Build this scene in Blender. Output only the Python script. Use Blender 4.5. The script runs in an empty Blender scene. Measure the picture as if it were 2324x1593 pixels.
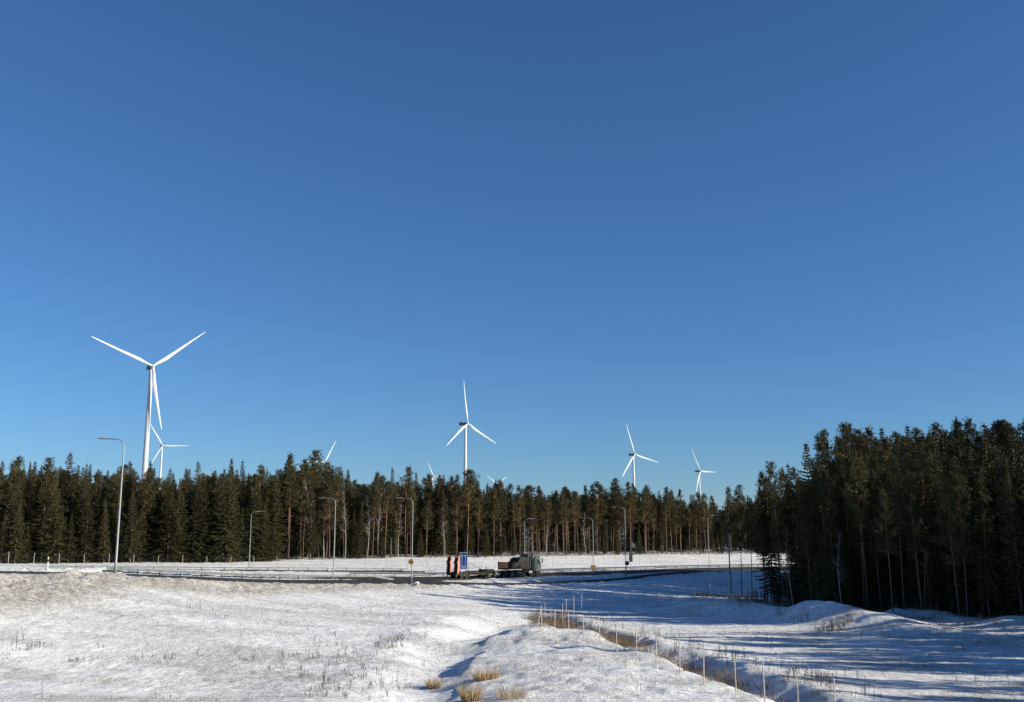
import bpy, math, random
import numpy as np
from math import radians, sin, cos, pi

S = bpy.context.scene
COL = S.collection
rng = random.Random(7)

# ------------------------------------------------------------------ camera
PITCH = radians(10.63); FPX = 2300.0; CZ = 8.0
cam = bpy.data.cameras.new("camera"); cam.sensor_width = 36; cam.lens = 36 * FPX / 2324
cam.clip_start = 0.5; cam.clip_end = 20000
co = bpy.data.objects.new("camera", cam); COL.objects.link(co)
co.location = (0, 0, CZ); co.rotation_euler = (pi / 2 + PITCH, 0, 0)
S.camera = co

# ------------------------------------------------------------------ light
SUN_EL = radians(21.0); SUN_AZ = radians(105.0)      # azimuth clockwise from +Y (the view direction)
w = bpy.data.worlds.new("World"); S.world = w; w.use_nodes = True
nt = w.node_tree; nt.nodes.clear()
wo = nt.nodes.new('ShaderNodeOutputWorld'); bg = nt.nodes.new('ShaderNodeBackground')
sky = nt.nodes.new('ShaderNodeTexSky'); sky.sky_type = 'NISHITA'; sky.sun_disc = False
sky.sun_elevation = SUN_EL; sky.sun_rotation = SUN_AZ
sky.altitude = 0; sky.air_density = 1.0; sky.dust_density = 0.0; sky.ozone_density = 8.8
bg.inputs['Strength'].default_value = 0.079
nt.links.new(sky.outputs[0], bg.inputs['Color'])
nt.links.new(bg.outputs[0], wo.inputs['Surface'])
sd = bpy.data.lights.new("sun", 'SUN'); sd.energy = 5.0; sd.angle = radians(0.5); sd.color = (1.0, 0.93, 0.79)
so = bpy.data.objects.new("sun", sd); COL.objects.link(so)
from mathutils import Vector, Matrix
SD = Vector((sin(SUN_AZ) * cos(SUN_EL), cos(SUN_AZ) * cos(SUN_EL), sin(SUN_EL)))
so.rotation_euler = SD.to_track_quat('Z', 'Y').to_euler(); so.location = (60, -40, 60)
S.view_settings.view_transform = 'Standard'; S.view_settings.look = 'None'
S.view_settings.exposure = 0.56; S.view_settings.gamma = 1
S.render.engine = 'CYCLES'
S.cycles.use_denoising = True; S.cycles.denoising_prefilter = 'NONE'; S.cycles.max_bounces = 4; S.cycles.diffuse_bounces = 2; S.cycles.glossy_bounces = 2
S.cycles.transparent_max_bounces = 4

# ------------------------------------------------------------------ picture helper (point at a pixel of a 2324 px wide frame, at depth y)
CF = np.array([0, cos(PITCH), sin(PITCH)]); CU = np.array([0, -sin(PITCH), cos(PITCH)]); CR = np.array([1., 0, 0])
def ray(u, v): return CF + CR * (u - 1162) / FPX - CU * (v - 796.5) / FPX
def at(u, v, Y):
    d = ray(u, v); return d * (Y / d[1]) + np.array([0, 0, CZ])
def pix(P):
    d = np.asarray(P, float) - [0, 0, CZ]; z = d @ CF
    return 1162 + FPX * (d @ CR) / z, 796.5 - FPX * (d @ CU) / z
def zat(u, v, Y): return at(u, v, Y)[2]

# ------------------------------------------------------------------ noise
def _h(ix, iy, s):
    n = (ix * 374761393 + iy * 668265263 + s * 974634777) & 0xffffffff
    n = ((n ^ (n >> 13)) * 1274126177) & 0xffffffff
    return ((n ^ (n >> 16)) & 0xffff) / 32767.5 - 1.0
def vnoise(x, y, s=0):
    ix = np.floor(x).astype(np.int64); iy = np.floor(y).astype(np.int64)
    fx = x - ix; fy = y - iy; fx = fx * fx * (3 - 2 * fx); fy = fy * fy * (3 - 2 * fy)
    a = _h(ix, iy, s); b = _h(ix + 1, iy, s); c = _h(ix, iy + 1, s); d = _h(ix + 1, iy + 1, s)
    return (a * (1 - fx) + b * fx) * (1 - fy) + (c * (1 - fx) + d * fx) * fy
def sstep(a, b, x):
    t = np.clip((x - a) / (b - a), 0, 1); return t * t * (3 - 2 * t)

# ------------------------------------------------------------------ roads: near edge / far edge, (u, v, Y)
RA = [((-420, 1286, 62), (-420, 1283, 70)), ((-200, 1292, 72), (-200, 1289, 80)), ((0, 1298, 82), (0, 1295, 90)), ((260, 1304, 95), (260, 1300.5, 103)),
      ((430, 1312.5, 106), (430, 1307, 116)), ((600, 1321, 118), (600, 1313.5, 130)), ((750, 1323.5, 130), (750, 1315, 143)), ((900, 1324.5, 142), (900, 1315, 155)),
      ((1000, 1327, 148), (1000, 1318.5, 160)), ((1100, 1329, 152), (1100, 1322, 163)), ((1200, 1328, 157), (1200, 1321.5, 167)),
      ((1300, 1324, 164), (1300, 1317.5, 175)), ((1400, 1318, 176), (1400, 1311, 187)), ((1530, 1303, 200), (1530, 1297, 212)),
      ((1690, 1298, 222), (1690, 1293, 236)), ((1850, 1295, 245), (1850, 1291, 258)), ((2050, 1292, 280), (2050, 1288, 295))]
RB = [((400, 1302, 130), (400, 1298, 140)), ((600, 1307, 143), (600, 1301, 155)), ((800, 1314.6, 150), (800, 1306, 170)), ((965, 1317.2, 157), (965, 1307.5, 180)),
      ((1100, 1312.5, 176), (1100, 1303.5, 195)), ((1230, 1307.5, 186), (1230, 1298, 208)), ((1400, 1304, 197), (1400, 1293, 228)),
      ((1530, 1296.7, 213), (1530, 1289, 245)), ((1690, 1292.7, 237), (1690, 1285.5, 262)), ((1850, 1290.5, 259), (1850, 1283, 285)), ((2050, 1288, 296), (2050, 1281, 325))]
RC = [((-400, 1291, 130), (-400, 1288.5, 138)), ((0, 1294, 145), (0, 1291.7, 152)), ((500, 1295.2, 166), (500, 1293, 173)), ((800, 1296.5, 182), (800, 1294.3, 190)),
      ((965, 1298, 193), (965, 1296, 200))]
def curve(pts, n):
    """Catmull-Rom through 3D points, n samples."""
    P = np.array(pts, float); P = np.vstack([2 * P[0] - P[1], P, 2 * P[-1] - P[-2]])
    m = len(P) - 3; out = []
    for t in np.linspace(0, m - 1e-9, n):
        i = int(t); f = t - i; a, b, c, d = P[i:i + 4]
        out.append(0.5 * ((2 * b) + (c - a) * f + (2 * a - 5 * b + 4 * c - d) * f * f + (3 * b - a - 3 * c + d) * f ** 3))
    return np.array(out)
ROADS = {}
for nm, R_ in (('A', RA), ('B', RB), ('C', RC)):
    ne = curve([at(*a) for a, b in R_], 160); fe = curve([at(*b) for a, b in R_], 160)
    ROADS[nm] = (ne, fe)

# ------------------------------------------------------------------ terrain: smooth surface through measured points
CP = [(-200, 1593, 46), (-200, 1450, 57), (-200, 1340, 68), (0, 1593, 45), (0, 1450, 62), (0, 1360, 76), (260, 1593, 47), (260, 1450, 66), (260, 1350, 84),
      (500, 1593, 49), (500, 1450, 70), (500, 1360, 98), (500, 1335, 108), (760, 1593, 51), (760, 1480, 69), (760, 1400, 92), (760, 1345, 122),
      (900, 1450, 78), (1000, 1400, 97), (1000, 1350, 130), (1000, 1338, 140), (890, 1520, 63),
      (960, 1593, 54), (1060, 1500, 71.5), (1130, 1440, 88), (1190, 1405, 108),
      (1140, 1500, 66), (1120, 1593, 50), (1300, 1550, 56), (1500, 1590, 51), (1300, 1480, 71), (1230, 1440, 80),
      (1100, 1345, 141), (1300, 1340, 148), (1250, 1365, 130), (1290, 1390, 116), (1500, 1325, 166), (1500, 1352, 145), (1650, 1312, 186), (1650, 1345, 158),
      (1248, 1290.5, 226), (1248, 1262, 268), (1700, 1281, 282), (1700, 1256, 322), (1480, 1286, 252), (1480, 1259, 296), (964, 1301, 192), (964, 1290, 208), (964, 1265, 245),
      (700, 1290, 200), (700, 1270, 228), (500, 1289, 190), (500, 1276, 212), (200, 1290, 162), (200, 1277, 200), (0, 1290, 158), (0, 1277, 195), (-200, 1288, 158), (-200, 1277, 190),
      (1850, 1280, 300), (1850, 1257, 345), (1100, 1296, 208), (1100, 1263, 258)]
XYZ = [at(*c) for c in CP]
for x, y, z in [(14, 73, 0), (28, 68, 0), (22, 58, 0), (26, 50, 0), (18, 107, 0), (24, 90, 0), (34, 80, 0), (10, 90, 0), (60, 110, 0.8), (90, 110, 1), (60, 150, 1.2), (46, 97, 0.5), (100, 60, 0.3),
                (60, 40, 0), (100, 180, 1.5), (150, 240, 2.5), (-120, 150, 4.6), (-160, 100, 5), (-100, 50, 2.5), (-60, 20, 0), (0, 20, -0.6), (0, -20, 0), (100, -20, 0), (-100, -20, 1),
                (-300, 400, 4.2), (0, 420, 4.2), (300, 420, 4.2), (-300, 200, 4.4), (260, 150, 2), (40, 135, 0.3)]:
    XYZ.append(np.array([x, y, z], float))
for nm in 'AB':
    ne, fe = ROADS[nm]
    for i in range(0, 160, 12): XYZ.append(ne[i]); XYZ.append(fe[i])
G1P = [at(262, 1309, 105), at(547, 1312, 127), at(700, 1316, 138), at(905, 1324, 150)]
XYZ = np.array(XYZ)
def _k(r2): return np.where(r2 > 1e-12, 0.5 * r2 * np.log(np.maximum(r2, 1e-12)), 0)
_P = XYZ[:, :2] / 100.0; _n = len(_P)
_A = np.zeros((_n + 3, _n + 3)); _A[:_n, :_n] = _k(((_P[:, None] - _P[None]) ** 2).sum(-1)) + np.eye(_n) * 2e-4
_A[:_n, _n] = 1; _A[:_n, _n + 1:] = _P; _A[_n, :_n] = 1; _A[_n + 1:, :_n] = _P.T
_W = np.linalg.solve(_A, np.concatenate([XYZ[:, 2], np.zeros(3)]))
def tps(x, y):
    q = np.stack([x, y], -1) / 100.0; out = np.zeros(len(x))
    for i in range(0, len(x), 20000):
        s = q[i:i + 20000]
        out[i:i + 20000] = _k(((s[:, None] - _P[None]) ** 2).sum(-1)) @ _W[:_n] + _W[_n] + s @ _W[_n + 1:]
    far = sstep(340, 460, y)
    far = np.maximum(far, sstep(250, 400, np.abs(x)))
    far = np.maximum(far, sstep(0, -60, y))
    return out * (1 - far) + 4.2 * far

def pl_dist(x, y, pl):
    """distance to a polyline, signed side (positive = right of travel), and parameter along"""
    best = np.full(len(x), 1e9); side = np.zeros(len(x)); par = np.zeros(len(x)); L = 0
    for a, b in zip(pl[:-1], pl[1:]):
        ax, ay, bx, by = a[0], a[1], b[0], b[1]; dx, dy = bx - ax, by - ay; l = math.hypot(dx, dy)
        t = np.clip(((x - ax) * dx + (y - ay) * dy) / (l * l), 0, 1)
        d = np.hypot(x - ax - t * dx, y - ay - t * dy)
        m = d < best; best = np.where(m, d, best)
        side = np.where(m, np.sign((x - ax) * dy - (y - ay) * dx), side); par = np.where(m, L + t * l, par); L += l
    return best, side, par, L

def flat(u, v):          # first guess of a ground point: march the ray down onto the smooth ground
    d = ray(u, v); ts = np.linspace(30, 420, 1600); P = d[None] * (ts / d[1])[:, None] + [0, 0, CZ]
    g = tps(P[:, 0], P[:, 1]); k = np.argmax(P[:, 2] < g)
    return P[k] if (P[:, 2] < g).any() else P[-1]

STEP = [flat(*p) for p in [(1020, 1600), (1034, 1560), (1055, 1520), (1073, 1489), (1100, 1470), (1131, 1452), (1162, 1436), (1190, 1430), (1207, 1420)]]
DITCH = [flat(u, v - 13) for u, v in [(1225, 1408), (1296, 1436), (1360, 1452), (1425, 1474), (1489, 1489), (1554, 1509), (1618, 1530), (1682, 1560), (1768, 1584), (1876, 1620), (2000, 1680)]]
CREST = [flat(*p) for p in [(720, 1630), (770, 1575), (835, 1518), (890, 1475), (955, 1432), (1040, 1400), (1120, 1385)]]
RIDGE = [np.array([*at(1490, 1370, 118)[:2], 0]), np.array([*at(1560, 1370, 117)[:2], 0]), np.array([*at(1650, 1380, 114)[:2], 0]), np.array([*at(1760, 1385, 110)[:2], 0]), np.array([*at(1880, 1400, 104)[:2], 0]), np.array([*at(1990, 1420, 97)[:2], 0]), np.array([*at(2070, 1440, 92)[:2], 0])]
RIDGE2 = [np.array([*at(u, 1425, Y)[:2], 0]) for u, Y in ((1980, 108), (2120, 104), (2200, 98), (2300, 95), (2420, 92))]
MOUND = [flat(*p) for p in [(1190, 1450), (1260, 1490), (1330, 1530), (1420, 1580)]]

def height(x, y, fine=True):
    x = np.atleast_1d(np.asarray(x, float)); y = np.atleast_1d(np.asarray(y, float))
    z = tps(x, y)
    near = sstep(30, 40, y) * (1 - sstep(330, 380, y))
    # broad lumps
    z += near * (0.10 * vnoise(x / 9, y / 9, 1) + 0.05 * vnoise(x / 3.3, y / 3.3, 2))
    # lip of the right hand bank above the valley
    d, s, t, L = pl_dist(x, y, STEP)
    dd = d * s + 0.5 * vnoise(x / 2.2, y / 2.2, 5)
    win = (.25 + .75 * sstep(2, 13, t)) * sstep(0, 2, t) * (1 - sstep(L - 2, L, t)) * np.clip(.75 + .5 * vnoise(t / 3.1, t * 0, 58), .3, 1.1)
    dc_, sc_, tc_, Lc_ = pl_dist(x, y, CREST)
    dcs = dc_ * sc_ + 0.8 * vnoise(x / 3.5, y / 3.5, 61)
    z += (0.22 * np.exp(-(dcs / 3.0) ** 2) - 0.88 * sstep(-.5, 8.5, dcs) * (1 - sstep(-3.6, 0.4, dd))) * (1 - sstep(Lc_ - 12, Lc_, tc_)) * sstep(40, 48, y) * (y < 118)
    z += win * ((0.22 + .12 * vnoise(t / 2.5, t * 0, 55)) * sstep(-0.25, 0.7, dd) * (1 - sstep(2, 11, dd)) - 0.12 * sstep(-5, -0.5, dd) * (1 - sstep(-0.4, 0.2, dd)))
    # lumpy turned soil under the snow on the mound between the valley and the fence
    d, s, t, L = pl_dist(x, y, MOUND)
    m = 1 - sstep(2, 10, d)
    z += m * (0.25 + 0.13 * vnoise(x / 1.6, y / 2.1, 8) + 0.06 * vnoise(x / .7, y / .8, 9))
    # ditch right of the fence
    d, s, t, L = pl_dist(x, y, DITCH)
    dd = d + 0.45 * vnoise(x / 2.0, y / 2.0, 6) + .2 * vnoise(x / .7, y / .7, 57)
    z -= (0.66 + .2 * vnoise(t / 4, t * 0, 56)) * (1 - sstep(0.3, 2.9, dd)) * sstep(0, 5, t)
    z += 0.16 * np.exp(-((dd - 3.2) / 1.2) ** 2) * sstep(0, 6, t)
    # ridges of dumped soil before the right hand forest
    d, s, t, L = pl_dist(x, y, RIDGE)
    hh = 1.75 * sstep(-3, 6, t) * (1 - 0.5 * sstep(L * .65, L, t)) * (0.85 + 0.3 * vnoise(t / 5, t * 0, 11))
    z += hh * np.exp(-(d / 3.3) ** 2) * (1 + 0.12 * vnoise(x / 1.5, y / 1.5, 12)) * sstep(L + 3, L - 1, t)
    d, s, t, L = pl_dist(x, y, RIDGE2)
    z += (0.50 + 0.40 * vnoise(t / 3.2, t * 0, 13)) * np.exp(-(d / 2.6) ** 2) * (1 + 0.2 * vnoise(x / 1.3, y / 1.3, 14))
    # ploughed berms and the carved beds of the roads
    dirt = np.zeros(len(x))
    sel = np.where((y > 55) & (y < 340) & (np.abs(x) < 260))[0]
    if len(sel):
        xs, ys, zs = x[sel], y[sel], z[sel]; ds = np.zeros(len(sel))
        n1 = vnoise(xs / .8, ys / .9, 21); n2 = vnoise(xs / .4, ys / .5, 22); n3 = vnoise(xs / 5, ys / 5, 23)
        for nm in 'CBA':
            ne, fe = ROADS[nm]
            for e, far_side in ((ne, False), (fe, True)):
                d, s, t, L = pl_dist(xs, ys, e[::5])
                out = d * s if not far_side else -d * s
                outside = out > -0.3
                u_ = 1162 + FPX * xs / ys
                if nm == 'A' and not far_side:
                    left = 1 - sstep(960, 1120, u_); left2 = 1 - sstep(230, 420, u_)
                    hgt = 0.22 + 0.16 * left2 + 0.02 * left; wd = 1.3 + 1.5 * left + 0.8 * left2
                    lump = (0.20 * n1 + 0.14 * n2 + 0.14 * n3) * (0.6 + .4 * left)
                    ds = np.maximum(ds, (0.25 + 0.75 * left) * (1 - sstep(1.5 + wd, 3.0 + 1.9 * wd, out)) * outside)
                    z0 = np.exp(-((out - 2.2) / wd) ** 2) * (hgt + lump)
                elif nm == 'A':
                    z0 = np.exp(-((out - 2.0) / 1.3) ** 2) * np.maximum(sstep(1000, 1170, u_), 1 - sstep(640, 760, u_)) * (0.16 + 0.15 * n1 + 0.10 * n2 + .15 * n3); ds = np.maximum(ds, .45 * (1 - sstep(1, 6, out)) * outside)
                elif nm == 'B':
                    z0 = np.exp(-((out - 1.6) / 1.2) ** 2) * (sstep(1000, 1170, u_) if not far_side else 1) * (0.13 + 0.14 * n1 + 0.1 * n2 + .14 * n3); ds = np.maximum(ds, .5 * (1 - sstep(1, 6, out)) * outside)
                else:
                    z0 = np.exp(-((out - 1.5) / 1.2) ** 2) * (0.15 + 0.15 * n1); ds = np.maximum(ds, .4 * (1 - sstep(1, 5, out)) * outside)
                zs = zs + np.where(outside, np.maximum(z0, 0), 0)
        for nm in 'CBA':
            ne, fe = ROADS[nm]
            N = 480
            k = np.linspace(0, 159, N); i0 = np.minimum(k.astype(int), 158); f = (k - i0)[:, None]
            a = ne[i0] * (1 - f) + ne[i0 + 1] * f; b = fe[i0] * (1 - f) + fe[i0 + 1] * f
            W_ = 7
            pts = np.concatenate([a * (1 - j / (W_ - 1)) + b * j / (W_ - 1) for j in range(W_)])
            box = np.where((xs > pts[:, 0].min() - 4) & (xs < pts[:, 0].max() + 4) & (ys > pts[:, 1].min() - 4) & (ys < pts[:, 1].max() + 4))[0]
            for c in range(0, len(box), 4000):
                bi = box[c:c + 4000]
                d2 = (xs[bi, None] - pts[None, :, 0]) ** 2 + (ys[bi, None] - pts[None, :, 1]) ** 2
                kk = d2.argmin(1); dm = np.sqrt(d2[np.arange(len(bi)), kk])
                wgt = 1 - sstep(1.1, 2.3, dm)
                zs[bi] = zs[bi] * (1 - wgt) + (pts[kk, 2] - 0.13) * wgt
                ds[bi] = np.maximum(ds[bi], 0.6 * (1 - sstep(1.2, 3.0, dm)))
        z[sel] = zs; dirt[sel] = ds
    if fine:
        z += near * 0.05 * np.abs(vnoise(x / 5.5 + .3 * vnoise(x / 2, y / 2, 51), y / 1.7, 50)) * (.5 + .5 * vnoise(x / 11, y / 9, 52))
        z += near * (0.034 * vnoise(x / .8, y / .9, 3) + 0.02 * vnoise(x / .33, y / .4, 4))
    return z, dirt
def H(x, y): return float(height([x], [y], False)[0][0])
def ground(u, v):
    d = ray(u, v); ts = np.concatenate([np.arange(36, 120, .25), np.arange(120, 420, .6)]); P = d[None] * (ts / d[1])[:, None] + [0, 0, CZ]
    g = height(P[:, 0], P[:, 1], False)[0]; m = P[:, 2] < g
    k = np.argmax(m) if m.any() else len(ts) - 1
    return np.array([P[k, 0], P[k, 1], g[k]])

# ------------------------------------------------------------------ materials
def mat(name, col, rough=0.7, metal=0.0, vary=0.0, vscale=5.0, col2=None, bump=0.0, bscale=20.0, rnd=0.0, spec=0.3, coords='Object', stretch=(1, 1, 1)):
    m = bpy.data.materials.new(name); m.use_nodes = True; n = m.node_tree.nodes; l = m.node_tree.links
    b = n['Principled BSDF']; b.inputs['Roughness'].default_value = rough; b.inputs['Metallic'].default_value = metal
    b.inputs['Specular IOR Level'].default_value = spec
    c = (*col, 1); c2 = (*(col2 if col2 else tuple(x * (1 - vary) for x in col)), 1)
    tc = n.new('ShaderNodeTexCoord'); mp = n.new('ShaderNodeMapping'); mp.inputs['Scale'].default_value = stretch
    l.new(tc.outputs[coords], mp.inputs[0])
    nz = n.new('ShaderNodeTexNoise'); nz.inputs['Scale'].default_value = vscale; nz.inputs['Detail'].default_value = 5
    l.new(mp.outputs[0], nz.inputs['Vector'])
    rp = n.new('ShaderNodeValToRGB'); rp.color_ramp.elements[0].position = 0.35; rp.color_ramp.elements[1].position = 0.65
    rp.color_ramp.elements[0].color = c; rp.color_ramp.elements[1].color = c2
    l.new(nz.outputs['Fac'], rp.inputs[0]); out = rp.outputs[0]
    if rnd > 0:
        oi = n.new('ShaderNodeObjectInfo'); h = n.new('ShaderNodeHueSaturation')
        mr = n.new('ShaderNodeMapRange'); mr.inputs['To Min'].default_value = 1 - rnd; mr.inputs['To Max'].default_value = 1 + rnd
        mr2 = n.new('ShaderNodeMapRange'); mr2.inputs['To Min'].default_value = 0.5 - rnd * .07; mr2.inputs['To Max'].default_value = 0.5 + rnd * .05
        l.new(oi.outputs['Random'], mr.inputs['Value']); l.new(mr.outputs[0], h.inputs['Value'])
        wn = n.new('ShaderNodeMath'); wn.operation = 'MULTIPLY'; wn.inputs[1].default_value = 7.31
        fr = n.new('ShaderNodeMath'); fr.operation = 'FRACT'
        l.new(oi.outputs['Random'], wn.inputs[0]); l.new(wn.outputs[0], fr.inputs[0]); l.new(fr.outputs[0], mr2.inputs['Value']); l.new(mr2.outputs[0], h.inputs['Hue'])
        l.new(out, h.inputs['Color']); out = h.outputs[0]
    l.new(out, b.inputs['Base Color'])
    if bump > 0:
        n2 = n.new('ShaderNodeTexNoise'); n2.inputs['Scale'].default_value = bscale; n2.inputs['Detail'].default_value = 4
        l.new(mp.outputs[0], n2.inputs['Vector']); bp = n.new('ShaderNodeBump'); bp.inputs['Distance'].default_value = bump; bp.inputs['Strength'].default_value = 1
        l.new(n2.outputs['Fac'], bp.inputs['Height']); l.new(bp.outputs[0], b.inputs['Normal'])
    return m

def snow_mat():
    m = bpy.data.materials.new('snow'); m.use_nodes = True; n = m.node_tree.nodes; l = m.node_tree.links; b = n['Principled BSDF']
    b.inputs['Roughness'].default_value = 0.75; b.inputs['Specular IOR Level'].default_value = 0.15
    tc = n.new('ShaderNodeTexCoord')
    def noise(scale, detail=4, stretch=(1, 1, 1), rough=.6):
        mp = n.new('ShaderNodeMapping'); mp.inputs['Scale'].default_value = stretch; l.new(tc.outputs['Object'], mp.inputs[0])
        z = n.new('ShaderNodeTexNoise'); z.inputs['Scale'].default_value = scale; z.inputs['Detail'].default_value = detail; z.inputs['Roughness'].default_value = rough
        l.new(mp.outputs[0], z.inputs['Vector']); return z.outputs['Fac']
    def ramp(fac, a, b_, ca, cb):
        r = n.new('ShaderNodeValToRGB'); r.color_ramp.elements[0].position = a; r.color_ramp.elements[1].position = b_
        r.color_ramp.elements[0].color = (*ca, 1); r.color_ramp.elements[1].color = (*cb, 1); l.new(fac, r.inputs[0]); return r.outputs[0]
    def mix(f, a, b_):
        x = n.new('ShaderNodeMix'); x.data_type = 'RGBA'
        if isinstance(f, float): x.inputs[0].default_value = f
        else: l.new(f, x.inputs[0])
        l.new(a, x.inputs[6]); l.new(b_, x.inputs[7]); return x.outputs[2]
    # straw and old grass pricking through the thin crust
    base = ramp(noise(1.3, 6), .3, .7, (.80, .79, .77), (.90, .89, .87))
    thin = ramp(noise(1.9, 9, (1, .40, 1), .8), .47, .64, (0, 0, 0), (1, 1, 1))
    at_ = n.new('ShaderNodeAttribute'); at_.attribute_name = 'marks'; sp = n.new('ShaderNodeSeparateColor'); l.new(at_.outputs['Color'], sp.inputs[0])
    mu = n.new('ShaderNodeMath'); mu.operation = 'MULTIPLY'; l.new(thin, mu.inputs[0]); l.new(sp.outputs[1], mu.inputs[1])
    gr = ramp(noise(9, 3), .3, .7, (.52, .50, .46), (.34, .32, .27))
    c1 = mix(mu.outputs[0], base, gr)
    gn = ramp(noise(4.5, 6, (.8, .5, 1), .85), .50, .66, (0, 0, 0), (1, 1, 1)); gm_ = n.new('ShaderNodeMath'); gm_.operation = 'MULTIPLY'; gm_.inputs[1].default_value = .42
    l.new(gn, gm_.inputs[0]); c1 = mix(gm_.outputs[0], c1, ramp(noise(2, 2), .3, .7, (.58, .57, .54), (.45, .44, .41)))
    # road dirt thrown into the ploughed snow
    dn = ramp(noise(1.6, 6, (1, 1, 1), .7), .36, .62, (.15, .15, .15), (1, 1, 1))
    mu2 = n.new('ShaderNodeMath'); mu2.operation = 'MULTIPLY'; l.new(dn, mu2.inputs[0]); l.new(sp.outputs[0], mu2.inputs[1])
    dc = ramp(noise(5, 5), .35, .65, (.52, .47, .39), (.29, .26, .205))
    c2 = mix(mu2.outputs[0], c1, dc)
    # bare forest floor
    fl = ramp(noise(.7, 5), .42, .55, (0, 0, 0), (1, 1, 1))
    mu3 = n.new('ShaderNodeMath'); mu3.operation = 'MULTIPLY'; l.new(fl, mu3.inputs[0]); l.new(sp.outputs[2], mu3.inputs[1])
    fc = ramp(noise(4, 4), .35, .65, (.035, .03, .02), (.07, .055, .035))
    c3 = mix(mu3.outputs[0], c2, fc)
    l.new(c3, b.inputs['Base Color'])
    # crust relief: wind ripples and crumbs
    a1 = noise(1.5, 9, (.8, .9, 1), .74); a2 = noise(4.2, 5, (.7, .8, 1), .7)
    ad = n.new('ShaderNodeMath'); ad.operation = 'MULTIPLY_ADD'; ad.inputs[1].default_value = .6; l.new(a2, ad.inputs[0]); l.new(a1, ad.inputs[2])
    bp = n.new('ShaderNodeBump'); bp.inputs['Distance'].default_value = .62
    st = n.new('ShaderNodeMath'); st.operation = 'MULTIPLY_ADD'; st.inputs[1].default_value = .62; st.inputs[2].default_value = .38; st.use_clamp = True
    s2 = n.new('ShaderNodeMath'); s2.operation = 'MAXIMUM'; l.new(ramp(noise(.16, 3, (.6, 1.3, 1)), .40, .60, (.05, .05, .05), (1, 1, 1)), s2.inputs[0]); l.new(sp.outputs[0], s2.inputs[1])
    l.new(s2.outputs[0], st.inputs[0]); l.new(st.outputs[0], bp.inputs['Strength'])
    l.new(ad.outputs[0], bp.inputs['Height']); l.new(bp.outputs[0], b.inputs['Normal'])
    return m
M = dict(
    snow=snow_mat(),
    asphalt=mat('asphalt', (.036, .035, .034), .95, vscale=.25, spec=.1, col2=(.062, .058, .052), stretch=(1, 1, 1), bump=.01, bscale=30),
    galv=mat('galvanised_steel', (.30, .31, .31), .5, .4, .15, 3),
    rail=mat('weathered_rail', (.30, .31, .30), .5, .5, .3, 2),
    post=mat('grey_wood', (.55, .51, .44), .85, 0, .3, 6),
    white=mat('turbine_white', (.56, .58, .59), .35, 0, .04, .05),
    dark=mat('dark_grey_metal', (.10, .105, .11), .5, .3, .3, 2),
    nacelle=mat('nacelle_grey', (.12, .125, .13), .5, 0, .15, .3),
    black=mat('black_plastic', (.015, .015, .016), .6, 0, .3, 3),
    tyre=mat('tyre_rubber', (.03, .029, .028), .85, 0, .3, 8),
    rim=mat('dusty_rim', (.10, .09, .075), .6, .3, .4, 6),
    cab=mat('silver_green_paint', (.11, .13, .12), .35, .3, .2, 2, spec=.5),
    glass=mat('cab_glass', (.03, .04, .05), .08, 0, .1, 1, spec=.9),
    bed=mat('grimy_steel', (.014, .013, .011), .85, .1, .5, 1.5, col2=(.038, .033, .027)),
    orange=mat('rust_orange', (.85, .38, .13), .65, 0, 0, 2, col2=(.62, .25, .09)),
    ramp_or=mat('ramp_orange', (.46, .18, .11), .6, 0, 0, 3, col2=(.55, .17, .09)),
    chassis=mat('dirty_chassis', (.02, .018, .016), .8, .2, 0, 3, col2=(.055, .047, .038)),
    wood=mat('deck_planks', (.13, .105, .08), .8, 0, 0, 3, col2=(.06, .048, .038), stretch=(.3, 3, 1)),
    blue=mat('sign_blue', (.006, .042, .20), .4, 0, .1, 3),
    signwhite=mat('sign_white', (.55, .57, .62), .5),
    yellow=mat('sign_yellow', (.45, .27, .05), .5, 0, .1, 4),
    red=mat('sign_red', (.11, .03, .02), .5, 0, .1, 4),
    straw=mat('straw', (.50, .37, .20), .8, 0, 0, 6, col2=(.34, .24, .13)),
    brown=mat('brown_straw', (.24, .165, .095), .85, 0, 0, 3, col2=(.13, .095, .065)),
    weed=mat('dead_weed', (.13, .10, .07), .85, 0, 0, 3, col2=(.07, .055, .04)),
    twig=mat('bare_twigs', (.10, .075, .06), .9, 0, 0, 3, col2=(.07, .05, .045), rnd=.2),
    birch=mat('birch_bark', (.58, .53, .47), .8, 0, 0, 5, col2=(.26, .22, .19), stretch=(1, 1, .5)),
)
def bark_mat(name, low, high, z0, z1):
    m = mat(name, low, .9, 0, 0, 6, col2=tuple(x * .6 for x in low), rnd=.15, stretch=(1, 1, .25)); n = m.node_tree.nodes; l = m.node_tree.links; b = n['Principled BSDF']
    src = b.inputs['Base Color'].links[0].from_socket
    tc = n.new('ShaderNodeTexCoord'); sx = n.new('ShaderNodeSeparateXYZ'); l.new(tc.outputs['Object'], sx.inputs[0])
    mr = n.new('ShaderNodeMapRange'); mr.inputs['From Min'].default_value = z0; mr.inputs['From Max'].default_value = z1; l.new(sx.outputs['Z'], mr.inputs['Value'])
    mx = n.new('ShaderNodeMix'); mx.data_type = 'RGBA'; l.new(mr.outputs[0], mx.inputs[0]); l.new(src, mx.inputs[6]); mx.inputs[7].default_value = (*high, 1)
    l.new(mx.outputs[2], b.inputs['Base Color']); return m
M['pine_bark'] = bark_mat('pine_bark', (.17, .125, .095), (.34, .17, .09), 4, 12)
M['spruce_bark'] = bark_mat('spruce_bark', (.16, .13, .11), (.20, .16, .13), 3, 10)
M['spruce_leaf'] = mat('spruce_needles', (.042, .043, .018), .75, 0, 0, .8, col2=(.076, .064, .024), rnd=.32, spec=.2)
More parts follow.
